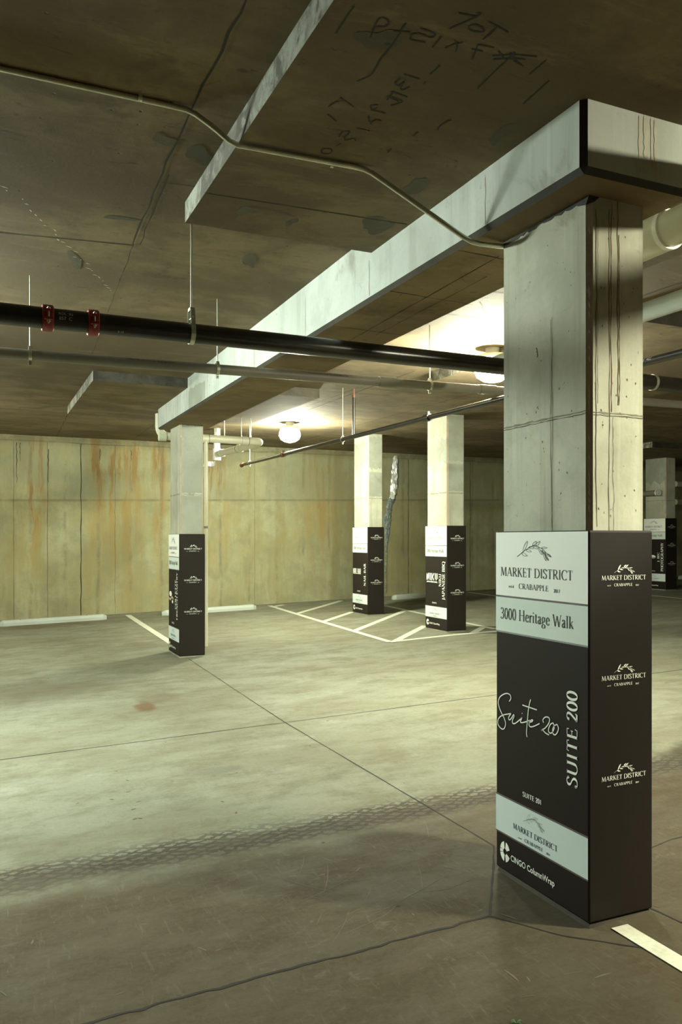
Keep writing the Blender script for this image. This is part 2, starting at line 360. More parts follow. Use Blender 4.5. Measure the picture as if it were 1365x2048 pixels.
def spline(pts, n=6, closed=False):
    P = [Vector(p if len(p) == 3 else (p[0], p[1], 0)) for p in pts]
    if len(P) < 3: return P
    out = []
    for i in range(len(P)-1):
        p0 = P[i-1] if i else (P[-2] if closed else P[0]); p3 = P[i+2] if i+2 < len(P) else (P[1] if closed else P[-1])
        for k in range(n):
            t = k/n
            out.append(0.5*((2*P[i])+(P[i+1]-p0)*t+(2*p0-5*P[i]+4*P[i+1]-p3)*t*t+(-p0+3*P[i]-3*P[i+1]+p3)*t*t*t))
    out.append(P[-1]); return out
def ragged(a, b, step=0.12, amp=0.006, rng=R):
    a, b = Vector(a), Vector(b); n = max(2, int((b-a).length/step)); d = (b-a).normalized(); sd = Vector((-d.y, d.x, 0))
    return [a.lerp(b, i/n)+sd*(rng.uniform(-amp, amp) if 0 < i < n else 0) for i in range(n+1)]
M['conduit'] = plain('bright_steel_conduit', (0.55, 0.54, 0.42), 0.3, 0.75)
M['gloom'] = concrete('dim_garage_concrete', (0.06, 0.055, 0.04), (0.04, 0.035, 0.025), (0.02, 0.02, 0.012))  # unseen walls coloured very dark to cut bounced light
M['lip'] = concrete('rough_step_concrete', (0.33, 0.33, 0.27), (0.12, 0.11, 0.08), (0.07, 0.06, 0.04), pit=0.5, scale=5, blotch=(0.5, 0.6), grime=0.9)
M['joint'] = plain('pour_joint', (0.22, 0.205, 0.14), 0.9); M['seamgrey'] = plain('grey_hairline', (0.13, 0.12, 0.085), 0.9); M['rustline'] = plain('rust_line', (0.20, 0.125, 0.05), 0.9)
M['weep'] = plain('faint_rust_weep', (0.40, 0.365, 0.28), 0.9)
M['patch'] = concrete('patch_and_shade_concrete', (0.34, 0.36, 0.29), (0.27, 0.28, 0.22), (0.18, 0.16, 0.11), pit=0.3, scale=2)  # patch grey; also carries painted shade on column front faces
# ------------------------------------------------------------------ setting: floor, ceiling, beam, walls
XA, XB, YA, YB = -7.0, 24.0, -5.0, WALL
def build_floor():
    mb = MB(); nx, ny = 62, 43
    top = [(XA+(XB-XA)*i/nx, YA+(YB-YA)*j/ny) for j in range(ny+1) for i in range(nx+1)]
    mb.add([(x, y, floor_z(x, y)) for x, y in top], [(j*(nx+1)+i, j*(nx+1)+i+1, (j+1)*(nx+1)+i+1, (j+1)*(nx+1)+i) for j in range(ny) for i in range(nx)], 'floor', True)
    mb.box((XA, YA, -0.9), (XB, YB, -0.7), 'floor')
    def crack(pts, w, step=0.09, amp=0.004, mat='crack'):
        for a, b in zip(pts[:-1], pts[1:]):
            p = ragged((a[0], a[1], 0), (b[0], b[1], 0), step, amp)
            p = [Vector((q.x, q.y, floor_z(q.x, q.y)+0.0015)) for q in p]
            mb.strip(p, [w*R.uniform(0.6, 1.3) for _ in p], mat)
    crack([(2.38, 3.42), (2.37, 4.4), (2.35, 6.42), (2.42, 10.2)], 0.010, 0.3, 0.002)      # sawn joint along the column line
    crack([(-6.5, 6.49), (0.12, 6.47), (2.35, 6.42), (4.45, 6.37), (12, 6.3)], 0.010, 0.3, 0.002)
    crack([(-6.0, 2.86), (0.37, 2.837), (1.941, 2.819)], 0.014, 0.045, 0.008)
    crack([(2.38, 3.42), (2.211, 3.183), (1.941, 2.819), (2.1, 2.55), (2.299, 2.344), (2.42, 2.15)], 0.009, 0.06, 0.002)   # diamond round the column
    crack([(2.56, 2.62), (2.60, 2.35), (2.42, 2.10), (2.37, 1.6)], 0.011, 0.04, 0.006)
    crack([(2.60, 2.95), (3.2, 3.05), (6, 3.0)], 0.006, 0.1, 0.003)
    crack([(2.37, 0.3), (2.37, -4)], 0.007, 0.3, 0.002)
    def ribbon(x, y, l, an, w, mat):
        p = [Vector((x+math.cos(an+k*.03)*l*k/4, y+math.sin(an+k*.03)*l*k/4, 0)) for k in range(5)]
        mb.strip([Vector((q.x, q.y, floor_z(q.x, q.y)+.0012)) for q in p], [w*.3, w, w, w*.8, w*.2], mat)
    for _ in range(34): ribbon(R.uniform(1.2, 2.35), R.uniform(2.9, 3.9), R.uniform(.08, .4), R.choice((-.5, .3, .9, -1.1))+R.uniform(-.2, .2), R.uniform(.0012, .0028), 'scuff')
    for _ in range(26): ribbon(R.uniform(-.2, 2.2), R.uniform(2.0, 3.9), R.uniform(.02, .09), R.uniform(0, 3), R.uniform(.002, .009), 'scuff')
    for _ in range(30): ribbon(R.uniform(-.3, 3.4), R.uniform(1.9, 7.5), R.uniform(.012, .035), R.uniform(0, 3), R.uniform(.004, .012), 'drip')
    for u, v in ((265, 1640), (272, 1605), (252, 1585), (285, 1638), (258, 1562), (236, 1543), (228, 1600), (262, 1620), (448, 1605), (472, 1628), (290, 1408)):
        q = at_floor(u, v); ribbon(q.x, q.y, .035, R.uniform(0, 3), .014, 'drip')
    return tag(mb.build('floor'), 'pale stained concrete garage floor with sawn joints', kind='structure')
build_floor()

GRAFFITI = [[(1.058, 2.267),(1.059, 2.337),(1.062, 2.417)] ,[(1.174, 2.39),(1.156, 2.297),(1.175, 2.282),(1.195, 2.298),(1.191, 2.319),(1.166, 2.33)] ,[(1.245, 2.276),(1.252, 2.335),(1.26, 2.423),(1.261, 2.487),(1.273, 2.571),(1.263, 2.612),(1.244, 2.644)] ,[(1.226, 2.327),(1.283, 2.311)] ,[(1.299, 2.279),(1.357, 2.284),(1.357, 2.307),(1.317, 2.305),(1.292, 2.317),(1.3, 2.343),(1.323, 2.343),(1.355, 2.338)] ,[(1.386, 2.289),(1.389, 2.351)] ,[(1.432, 2.282),(1.46, 2.311),(1.473, 2.341)] ,[(1.431, 2.339),(1.443, 2.31),(1.468, 2.287)] ,[(1.519, 2.273),(1.55, 2.357)] ,[(1.52, 2.275),(1.579, 2.267)] ,[(1.513, 2.304),(1.557, 2.301)] ,[(1.388, 2.242),(1.414, 2.193),(1.437, 2.141),(1.421, 2.137)] ,[(1.372, 2.162),(1.415, 2.156),(1.437, 2.151)] ,[(1.438, 2.201),(1.456, 2.189),(1.493, 2.2),(1.492, 2.213),(1.457, 2.22),(1.441, 2.21),(1.438, 2.201)] ,[(1.48, 2.158),(1.573, 2.178)] ,[(1.522, 2.163),(1.523, 2.211),(1.519, 2.245)] ,[(1.657, 2.257),(1.662, 2.336),(1.664, 2.404),(1.67, 2.504)] ,[(1.601, 2.309),(1.667, 2.271),(1.743, 2.25)] ,[(1.615, 2.325),(1.66, 2.299),(1.716, 2.279)] ,[(1.603, 2.277),(1.652, 2.308)] ,[(1.645, 2.268),(1.71, 2.309)] ,[(1.682, 2.3),(1.735, 2.314)] ,[(1.785, 2.253),(1.786, 2.348)] ,[(1.876, 2.349),(1.889, 2.52)] ,[(1.378, 2.533),(1.446, 2.537)] ,[(1.381, 2.563),(1.377, 2.595),(1.396, 2.605),(1.403, 2.577),(1.41, 2.617),(1.427, 2.622),(1.436, 2.593)] ,[(1.39, 2.651),(1.463, 2.662)] ,[(1.398, 2.647),(1.402, 2.71)] ,[(1.403, 2.684),(1.46, 2.697),(1.434, 2.742)] ,[(1.391, 2.689),(1.449, 2.702)] ,[(1.387, 2.757),(1.366, 2.773),(1.383, 2.8),(1.392, 2.775)] ,[(1.377, 2.802),(1.441, 2.801)] ,[(1.389, 2.841),(1.406, 2.874),(1.418, 2.886)] ,[(1.453, 2.859),(1.429, 2.863),(1.425, 2.901)] ,[(1.386, 2.952),(1.448, 2.951)] ,[(1.233, 2.768),(1.308, 2.809)] ,[(1.254, 2.784),(1.23, 2.809),(1.22, 2.85)] ,[(1.238, 2.901),(1.292, 2.937)] ,[(1.354, 3.048),(1.352, 3.002),(1.378, 2.993),(1.376, 3.038),(1.391, 3.063),(1.414, 3.036),(1.433, 3.052)] ,[(1.372, 3.129),(1.383, 3.096)] ,[(1.34, 3.168),(1.369, 3.163),(1.377, 3.199),(1.351, 3.214),(1.333, 3.188),(1.34, 3.168)] ,[(1.476, 2.558),(1.472, 2.54)] ,[(1.467, 2.431),(1.464, 2.496)] ,[(1.626, 2.915),(1.631, 2.874)] ,[(1.695, 2.829),(1.687, 2.789),(1.701, 2.735)] ,[(1.601, 3.087),(1.598, 3.049)] ,]
PANELS = [(0.99, 3.76, 1.45, 4.25), (1.12, 3.82, 9.20, 12.10), (4.51, 7.4, 4.75, 7.63), (11.9, 14.6, 11.8, 14.6)]
def build_ceiling():
    mb = MB(); n = 8
    ys = [YA+(YB+0.2-YA)*i/n for i in range(n+1)]
    for a, b in zip(ys[:-1], ys[1:]):
        mb.add([(XA, a, high_z(a)), (XA, b, high_z(b)), (XB, b, high_z(b)), (XB, a, high_z(a))], [(0, 1, 2, 3)], 'slab')
    mb.box((XA, YA, 3.8), (XB, YB+0.2, 4.0), 'slab')
    for x0, x1, y0, y1 in PANELS:
        z = [(x0, y0, low_z(y0)), (x1, y0, low_z(y0)), (x1, y1, low_z(y1)), (x0, y1, low_z(y1)), (x0, y0, high_z(y0)+.02), (x1, y0, high_z(y0)+.02), (x1, y1, high_z(y1)+.02), (x0, y1, high_z(y1)+.02)]
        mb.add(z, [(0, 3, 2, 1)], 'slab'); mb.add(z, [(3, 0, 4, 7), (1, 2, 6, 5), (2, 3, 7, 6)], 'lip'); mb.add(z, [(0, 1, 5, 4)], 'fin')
    def seam(a, b, fn, w=0.006, amp=0.003, mat='seam', step=0.12):
        p = ragged((a[0], a[1], 0), (b[0], b[1], 0), step, amp)
        p = [Vector((q.x, q.y, fn(q.y)-0.002)) for q in p]
        mb.strip(p, [w*R.uniform(0.4, 1.3) for _ in p], mat)
    seam((-6, 5.19), (0.1, 5.145), high_z, 0.016); seam((0.1, 5.145), (0.845, 5.03), high_z, 0.016)
    seam((0.79, 2.0), (0.80, 3.7), high_z, 0.010, 0.006); seam((0.80, 3.7), (0.845, 5.03), high_z, 0.010, 0.008)
    seam((0.84, 3.95), (0.885, 5.0), high_z, 0.008, 0.008); seam((0.85, 5.0), (0.92, 6.5), high_z, 0.006, 0.006); seam((0.92, 6.5), (1.02, 8.6), high_z, 0.006, 0.004)
    seam((0.83, 4.05), (1.0, 4.03), high_z, 0.008)
    seam((1.0, 3.83), (2.07, 3.77), low_z, 0.008)
    seam((4.32, 7.7), (4.34, 12.0), high_z, 0.014, 0.004); seam((4.22, 8.4), (4.18, 11.2), high_z, 0.008, 0.01)
    seam((3.9, 12.8), (4.9, 11.0), high_z, 0.008, 0.01); seam((3.45, 5.15), (4.1, 5.9), high_z, 0.006, 0.01)
    seam((-6, 12.72), (1.18, 12.71), high_z, 0.02)
    for y in (7.3, 8.5, 10.0, 11.25, 13.9, 15.1): seam((-6, y), (0.98 if y < 12.1 else 12, y+R.uniform(-.05, .05)), high_z, 0.007, 0.003)
    for y in (10.1, 11.4): seam((1.13, y), (2.2, y+.02), low_z, 0.007)
    for y in (4.9, 5.56, 8.9, 10.05, 11.6, 12.8): seam((2.85 if y < 8 else 3.9, y), (14, y), high_z, 0.010)
    for x in (5.7, 7.5, 9.6, 11.5): seam((x, -3), (x, 15.9), high_z, 0.012)
    for x in (3.05, 3.45): seam((x, 1.5), (x, 4.2), low_z, 0.012, 0.005)
    for x in (3.0, 4.0): seam((x, -3), (x, 1.4), high_z, 0.010)
    for x in (3.99, 4.46): seam((x, 3.0), (x, 4.7), high_z, 0.016, 0.004)
    for x in (-0.4, -1.6, 1.2, 2.6): seam((x, 12.9), (x+.1, 16.0), high_z, 0.010, 0.012)
    # lime dashes weeping along a crack
    a, b = Vector((0.07, 4.35, 0)), Vector((0.9, 6.1, 0))
    for i in range(26):
        t = i/26+R.uniform(0, .02); q = a.lerp(b, t)+Vector((R.uniform(-.02, .02), R.uniform(-.02, .02), 0)); l = R.uniform(.012, .05)
        d = Vector((0.9, 0.45, 0)) if R.random() < .5 else Vector((0.4, 0.9, 0)); d.normalize()
        mb.strip([Vector((w.x, w.y, high_z(w.y)-.002)) for w in (q-d*l/2, q, q+d*l/2)], [.002, .008, .002], 'chalk')
    for p in GRAFFITI:
        s = spline([(x, y) for x, y in p], 5) if len(p) > 2 else [Vector((x, y, 0)) for x, y in p]
        mb.strip([Vector((q.x, q.y, low_z(q.y)-.002)) for q in s], [0.0062*R.uniform(.7, 1.3) for _ in s], 'marker')
    # damp smears
    def smear(cx, cy, rx, ry, fn, ang=0.0):
        k = 44; pts = []; ph = [R.uniform(0, 6.28) for _ in range(5)]
        for i in range(k):
            a_ = 2*math.pi*i/k; r = .9+sum(math.sin((q+2)*a_+ph[q])*.22/(q+1) for q in range(5)); x, y = rx*r*math.cos(a_), ry*r*math.sin(a_)
            X_, Y_ = cx+x*math.cos(ang)-y*math.sin(ang), cy+x*math.sin(ang)+y*math.cos(ang); pts.append((X_, Y_, fn(Y_)-.0012))
        mb.add(pts, [tuple(range(k))[::-1]], 'damp')
    smear(1.21, 2.39, .07, .07, low_z); smear(1.24, 2.40, .012, .012, low_z); smear(1.95, 2.75, .10, .03, low_z, 1.3); smear(1.88, 3.35, .14, .05, low_z, 1.4)
    smear(1.93, 3.85, .09, .13, low_z); smear(1.24, 3.95, .05, .07, low_z); smear(1.50, 4.0, .03, .06, low_z)
    for u, v, rx, ry in ((455, 430, .09, .12), (330, 280, .07, .08), (500, 520, .05, .22), (240, 436, .12, .04), (400, 310, .09, .12), (150, 520, .06, .2)):
        q = at_h(u, v, high_z); smear(q.x, q.y, rx*.8, ry*.8, high_z, -0.3)
    return tag(mb.build('ceiling'), 'stained concrete ceiling slab with drop panels and marker writing', kind='structure')
M['damp'] = concrete('damp_concrete', (0.12, 0.105, 0.062), (0.08, 0.07, 0.04), (0.05, 0.042, 0.025), pit=0.2, scale=3)
build_ceiling()

def build_beam():
    mb = MB(); c = 0.022; y0, y1 = 2.39, 11.06
    xl = lambda y: 2.066+0.0158*(y-2.4)
    xr = lambda y: 2.65+0.0192*(y-2.4)
    def sec(y, inset=0.0):
        s = soffit_z(y); t = high_z(y)+.02
        return [(xl(y), y, t), (xl(y), y, s+c), (xl(y)+c, y, s), (xr(y)-c, y, s), (xr(y), y, s+c), (xr(y), y, t)]
    ys = [y0+c, 4.27, 6.7, 9.2, y1]
    S = [sec(y) for y in ys]
    for a, b in zip(S[:-1], S[1:]):
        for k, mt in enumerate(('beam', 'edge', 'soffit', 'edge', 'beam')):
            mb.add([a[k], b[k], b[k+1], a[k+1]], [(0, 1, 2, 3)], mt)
    s = soffit_z(y0); t = high_z(y0)+.02; f = [(xl(y0)+c, y0, t), (xl(y0)+c, y0, s+c), (xr(y0)-c, y0, s+c), (xr(y0)-c, y0, t)]
    mb.add(f, [(0, 1, 2, 3)], 'beam')
    a = S[0]
    mb.add([f[0], f[1], a[1], a[0]], [(3, 2, 1, 0)], 'edge'); mb.add([f[1], a[1], a[2]], [(0, 1, 2)], 'edge')
    mb.add([f[1], a[2], a[3], f[2]], [(0, 1, 2, 3)], 'edge'); mb.add([f[2], a[3], a[4]], [(0, 1, 2)], 'edge'); mb.add([f[2], f[3], a[5], a[4]], [(0, 1, 2, 3)], 'edge')
    for xx, wd in ((2.345, .010), (2.375, .016), (2.405, .007), (2.425, .010)):
        p = [Vector((xx+R.uniform(-.002, .002), y0-.0015, high_z(y0)-.12-i*.02)) for i in range(12)]
        mb.strip(p, [wd*R.uniform(.6, 1.8) for _ in p], 'weep', (0, -1, 0))
    e = S[-1]; mb.add(e, [tuple(range(6))[::-1]], 'beam')
    k = 9; ya, yb = 8.35, 9.15
    up = [(xl(ya+(yb-ya)*i/k)-.0012, ya+(yb-ya)*i/k, high_z(ya)-(.13 if ya+(yb-ya)*i/k > 8.6 else .16)-R.uniform(0, .03)) for i in range(k+1)]
    dn = [(xl(ya+(yb-ya)*i/k)-.0012, ya+(yb-ya)*i/k, soffit_z(ya)+.03) for i in range(k+1)]
    mb.add(up+dn, [(i, i+1, k+2+i, k+1+i) for i in range(k)], 'patch')
    # dark seams on the underside and pour joints on the side
    def sm(p, q, w=0.006):
        r = ragged((p[0], p[1], 0), (q[0], q[1], 0), .12, .003)
        mb.strip([Vector((v.x, v.y, soffit_z(v.y)-.002)) for v in r], [w*R.uniform(.4, 1.2) for _ in r], 'seam')
    sm((2.33, 3.3), (2.42, 5.6)); sm((2.46, 3.6), (2.5, 5.0), .004)
    for y in (3.32, 4.05, 4.9, 6.3, 7.5, 8.9, 9.9): sm((2.09+.016*(y-2.4), y), (2.66+.018*(y-2.4), y+.03))
    for y in (4.28, 5.35, 6.6, 8.1, 3.05):
        p = [Vector((xl(y)-.0015, y+R.uniform(-.003, .003), z)) for z in [soffit_z(y)+.03+i*.03 for i in range(10 if y > 4.3 else 8)]]
        mb.strip(p, [R.uniform(.003, .007) for _ in p], 'chamfer', (-1, 0, 0))
    return tag(mb.build('ceiling_beam'), 'long pale concrete beam running from the near column to the left column', kind='structure')
build_beam()

def build_walls():
    mb = MB()
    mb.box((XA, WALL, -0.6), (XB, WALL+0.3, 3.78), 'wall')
    for x, w in ((1.75, .018), (1.143, .006), (0.55, .006), (2.39, .005), (8.93, .014), (5.25, .005), (10.6, .012), (13.4, .015)):
        z0 = floor_z(x, WALL); p = [Vector((x+R.uniform(-.006, .006), WALL-.002, z0+(3.55-z0)*i/22)) for i in range(23)]
        mb.strip(p, [w*R.uniform(.6, 1.2) for _ in p], 'seam', (0, -1, 0))
    for x, za, zb in ((0.60, 2.7, 3.45), (0.66, 3.1, 3.45), (1.16, 2.72, 3.35), (2.1, 3.1, 3.4), (2.7, 3.2, 3.4)):
        p = [Vector((x+R.uniform(-.008, .008), WALL-.0025, zb+(za-zb)*i/9)) for i in range(10)]
        mb.strip(p, [.014*(1-i/14)*R.uniform(.6, 1.1) for i in range(10)], 'seam', (0, -1, 0))
    # rough ledge under the slab
    xs = [XA+i*.35 for i in range(int((XB-XA)/.35)+1)]
    up = [(x, WALL-.035-R.uniform(0, .012), high_z(WALL)+.01) for x in xs]; dn = [(x, WALL-.03, 3.50+R.uniform(-.015, .015)) for x in xs]; bk = [(x, WALL+.01, 3.47) for x in xs]; k = len(xs)
    mb.add(up+dn+bk, [(i, i+1, k+i+1, k+i) for i in range(k-1)]+[(k+i, k+i+1, 2*k+i+1, 2*k+i) for i in range(k-1)], 'wall')
    tag(mb.build('wall_back'), 'tall concrete back wall with orange rust runs', kind='structure')
    for name, a, b in (('wall_left', (XA-.3, YA, -0.9), (XA, YB+.3, 3.78)), ('wall_right', (XB, YA, -0.9), (XB+.3, YB+.3, 3.78)), ('wall_front', (XA-.3, YA-.3, -0.9), (XB+.3, YA, 3.78))):
        mb = MB(); mb.box(a, b, 'gloom'); tag(mb.build(name), 'concrete garage wall', kind='structure')
build_walls()

# ------------------------------------------------------------------ columns
def column(x, y, ztop, label, joint, patch=None, streaks=False):
    # x, y is the near left corner of its wrap
    z0 = floor_z(x, y); x0, y0 = x+.017, y+.019; w, d, c = 0.305, 0.60, 0.020
    root = thing('concrete_column', (x0+w/2, y0+d/2, z0), label, 'column', 'concrete columns')
    mb = MB()
    def ring(z): return [(x0+c, y0, z), (x0+w-c, y0, z), (x0+w, y0+c, z), (x0+w, y0+d-c, z), (x0+w-c, y0+d, z), (x0+c, y0+d, z), (x0, y0+d-c, z), (x0, y0+c, z)]
    a, b = ring(z0-.05), ring(ztop)
    for k in range(8):
        mb.add([a[k], a[(k+1) % 8], b[(k+1) % 8], b[k]], [(0, 1, 2, 3)], 'chamfer' if k == 7 else 'column')
    mb.add(b, [tuple(range(8))], 'column')
    zj = z0+joint
    def face_x(pts, w_, mat): mb.strip([Vector((x0-.0015, q[0], q[1])) for q in pts], w_, mat, (-1, 0, 0))
    def face_y(pts, w_, mat): mb.strip([Vector((q[0], y0-.0015, q[1])) for q in pts], w_, mat, (0, -1, 0))
    n = 24
    p = [(y0+c+(d-2*c)*i/n, zj+R.uniform(-.002, .002)) for i in range(n+1)]; face_x(p, [R.uniform(.003, .010) for _ in p], 'joint'); face_x([(q[0], q[1]-.010) for q in p], [R.uniform(.001, .005) for _ in p], 'seamgrey')
    n = 14
    p = [(x0+c+(w-2*c)*i/n, zj-.006+R.uniform(-.002, .002)) for i in range(n+1)]; face_y(p, [R.uniform(.003, .010) for _ in p], 'joint'); face_y([(q[0], q[1]-.010) for q in p], [R.uniform(.001, .005) for _ in p], 'seamgrey')
    if streaks:
        def vline(face, q, za, zb, wd, mat, amp=.0025):
            k = 30; f = face_x if face == 'x' else face_y; o = q; pts = []
            for i in range(k+1):
                o = q+(o-q)*.8+R.uniform(-amp, amp); pts.append((o, za+(zb-za)*i/k))
            f(pts, [wd*R.uniform(.5, 1.3) for _ in pts], mat)
        vline('x', y0+.235, ztop-.45, 1.7, .0025, 'seamgrey'); vline('x', y0+.228, 2.6, 1.66, .002, 'rustline'); vline('x', y0+.33, ztop-.55, 2.45, .004, 'rustline', .004)
        vline('y', x0+.105, ztop-.05, 1.66, .003, 'seamgrey'); vline('y', x0+.115, ztop-.02, 2.17, .0035, 'rustline'); vline('y', x0+.150, ztop, 2.2, .004, 'rustline'); vline('y', x0+.157, 2.9, 2.2, .003, 'seamgrey')
        vline('y', x0+.035, ztop-.06, 1.7, .004, 'seamgrey'); vline('y', x0+.045, ztop-.1, 2.2, .0018, 'seamgrey'); vline('y', x0+.125, 2.15, 1.66, .002, 'seamgrey')
        for _ in range(90):                                        # honeycomb pits and scabs
            if R.random() < .5: q, z = R.uniform(y0+.03, y0+d-.03), R.uniform(1.72, ztop-.1); f = face_x
            else: q, z = R.uniform(x0+.03, x0+w-.03), R.uniform(1.72, ztop-.05); f = face_y
            l = R.uniform(.004, .012); f([(q, z), (q+R.uniform(-.003, .003), z-l*.5), (q+R.uniform(-.004, .004), z-l)], [.001, R.uniform(.002, .006), .001], 'seamgrey')
        for i in range(26):                                        # pale scabs on the chamfer
            z = R.uniform(1.75, 2.95); q = Vector((x0+c*.45, y0+c*.55, z)); h = R.uniform(.008, .022)
            mb.strip([q+Vector((-.0012, -.0012, h)), q+Vector((-.0012, -.0012, 0)), q+Vector((.002, -.004, -h))], [.001, .005, .001], 'chalk', (-.7071, -.7071, 0))
        k = 26; pts = [(x0-.003, y0+.02+(d-.04)*i/k, ztop-.01) for i in range(k+1)]+[(x0-.003, y0+.02+(d-.04)*i/k, ztop-.014-R.uniform(0, .014)) for i in range(k, -1, -1)]
        for i in range(k): mb.add([pts[i], pts[i+1], pts[2*k-i], pts[2*k+1-i]], [(0, 1, 2, 3)], 'edge')
        # broken pour lip at the top corner
        mb.add([(x0-.004, y0-.004, ztop-.01), (x0-.004, y0+.09, ztop-.012), (x0-.006, y0+.06, ztop-.032), (x0-.008, y0+.01, ztop-.045), (x0+.02, y0-.008, ztop-.035), (x0+.05, y0-.004, ztop-.01)], [(0, 1, 2, 3), (0, 3, 4, 5)], 'edge')
    if patch:  # front-face bands extend past the real patches to paint those faces' shade
        for face, za, zb, amp in patch:
            k = 12
            if face == 'x': up = [(x0-.002, y0+c+(d-2*c)*i/k, za+R.uniform(-amp, amp)) for i in range(k+1)]; dn = [(x0-.002, y0+c+(d-2*c)*i/k, zb+R.uniform(-amp, amp)*1.4) for i in range(k+1)]
            else: up = [(x0+c+(w-2*c)*i/k, y0-.002, za+R.uniform(-amp, amp)) for i in range(k+1)]; dn = [(x0+c+(w-2*c)*i/k, y0-.002, zb+R.uniform(-amp, amp)*1.4) for i in range(k+1)]
            mb.add(up+dn, [(i, i+1, k+2+i, k+1+i) for i in range(k)], 'patch')
    child_of(root, mb, 'shaft')
    mb = MB(); e = .010; x1, y1, X1, Y1 = x+e, y+e, x+.339-e, y+.6385-e
    mb.hexa([(x1-.012, y1-.012, z0-.03), (X1+.012, y1-.012, z0-.03), (X1+.012, Y1+.012, z0-.03), (x1-.012, Y1+.012, z0-.03), (x1, y1, z0+.018), (X1, y1, z0+.018), (X1, Y1, z0+.018), (x1, Y1, z0+.018)], 'edge' if streaks else 'foot')  # near column's foot takes the darker edge material
    child_of(root, mb, 'foot', 'low concrete foot')
    return root
COLS = {'main': (2.2216, 2.5364), 'left': (2.3268, 10.316), 'nail': (6.3662, 13.070), 'niku': (6.349, 10.3265), 'far': (13.795, 13.297)}
ct = lambda y: high_z(y)+.01
column(*COLS['main'], soffit_z(2.85)+.005, 'large near concrete column under the beam corner, dark edge strip and rust streaks', 2.085, streaks=True)
column(*COLS['left'], soffit_z(10.6)+.005, 'concrete column standing below the far end of the pale beam', 2.12, patch=[('y', 3.12, 2.24, .01), ('y', 2.21, 1.66, .004)])
column(*COLS['nail'], ct(13.4), 'concrete column wrapped with the nail bar sign, beside the silvery wall patch', 2.13, patch=[('x', 3.44, 2.98, .05), ('y', 3.5, 2.92, .02), ('y', 2.86, 2.42, .004)])
column(*COLS['niku'], ct(10.6), 'concrete column wrapped with the Japanese barbecue sign', 2.10, patch=[('x', 3.15, 2.82, .05), ('y', 3.5, 2.82, .01), ('y', 2.78, 2.37, .004)])
column(*COLS['far'], low_z(13.6)+.005, 'distant concrete column at the right edge, carrying a short grey tube', 2.0, patch=[('x', 3.5, 2.9, .05)])
# ------------------------------------------------------------------ lamps
def lamp(x, y, s, col, label, i):
    ky = 3.8 if i == 2 else 1.0                                    # unseen left lamp stretched lengthwise to soften the pipe shadow
    s = s/3.3 if i == 2 else s
    z = high_z(y); root = thing('ceiling_lamp', (x, y, z), label, 'lamp', 'garage ceiling lamps')
    mb = MB(); mb.rings([[(x+r*math.cos(a), y+r*ky*math.sin(a), z-h) for a in [2*math.pi*k/24 for k in range(24)]] for r, h in ((.07, -.005), (.06, .055), (.14, .065), (.165, .09), (.16, .105))], 'housing'); child_of(root, mb, 'housing')
    mb = MB(); M['glow%d' % i] = glow('lamp_lens_%d' % i, col, s)
    mb.rings([[(x+r*math.cos(a), y+r*ky*math.sin(a), z-h) for a in [2*math.pi*k/24 for k in range(24)]] for r, h in (((.15, .106), (.155, .125), (.13, .145), (.07, .155), (.02, .158)) if i == 3 else ((.13, .106), (.165, .15), (.175, .21), (.15, .27), (.09, .31), (.02, .325)))], 'glow%d' % i); child_of(root, mb, 'lens', 'glowing lens')
    return root
LL = ['glaring ceiling lamp between the left column and the nail bar column', 'glaring ceiling lamp just left of the big near column, above the black pipe', 'ceiling lamp lighting the left side of the beam', 'ceiling lamp on the right behind the viewer', 'ceiling lamp on the left close to the rusty back wall']
for i, (x, y, s, c_) in enumerate(LAMPS): lamp(x, y, s, c_, LL[i], i)

# ------------------------------------------------------------------ pipes
def hanger(x, y, ztop, zc, r, label, kind, group, axis='x', wd=0.024):
    root = thing('pipe_hanger', (x, y, ztop), label, 'pipe hanger', group)
    mb = MB(); zr = zc+r+(.075 if kind == 'clevis' else .02)
    mb.tube([(x, y, ztop+.01), (x, y, zr)], .0055 if kind == 'clevis' else .004, 'zinc', 8); child_of(root, mb, 'rod')
    mb = MB(); n = 20; rr = r+.003; a, b = [], []
    prof = [(math.sin(t)*rr, -math.cos(t)*rr) for t in [-2.2+4.4*i/n for i in range(n+1)]]
    if kind == 'clevis': prof = [(-.02, r+.085), (-.035, r+.07)]+prof+[(.035, r+.07), (.02, r+.085)]
    else: prof = [(-.006, r+.02)]+prof+[(.006, r+.02)]
    T = .003
    for off in (0, T):
        for sgn in (-1, 1):
            row = []
            for p_, q_ in prof:
                l = math.hypot(p_, q_) or 1; k = 1+off/l
                v = (x+sgn*wd/2, y+p_*k, zc+q_*k) if axis == 'x' else (x+p_*k, y+sgn*wd/2, zc+q_*k); row.append(v)
            a.append(row)
    m = len(prof)
    for i0, i1 in ((0, 1), (2, 3), (0, 2), (1, 3)):
        mb.add(a[i0]+a[i1], [(j, j+1, m+j+1, m+j) for j in range(m-1)], 'zinc')
    if kind == 'clevis':
        mb.box((x-wd/2-.001, y-.024, zc+r+.070), (x+wd/2+.001, y+.024, zc+r+.088), 'zinc')
    else:
        mb.box((x-wd/2, y-.007, zc+r+.008), (x+wd/2, y+.007, zc+r+.024), 'zinc'); mb.box((x-wd/2, y-.005, zc-r-.032), (x+wd/2, y+.005, zc-r), 'zinc')
    child_of(root, mb, 'strap'); 
    mb = MB()
    if kind == 'clevis': mb.tube([(x, y-.05, zc+r+.03), (x, y+.05, zc+r+.03)], .005, 'zinc', 8)
    else: mb.tube([(x, y-.014, zc-r-.02), (x, y+.014, zc-r-.02)], .006, 'clamp', 8)
    child_of(root, mb, 'bolt')
    return root
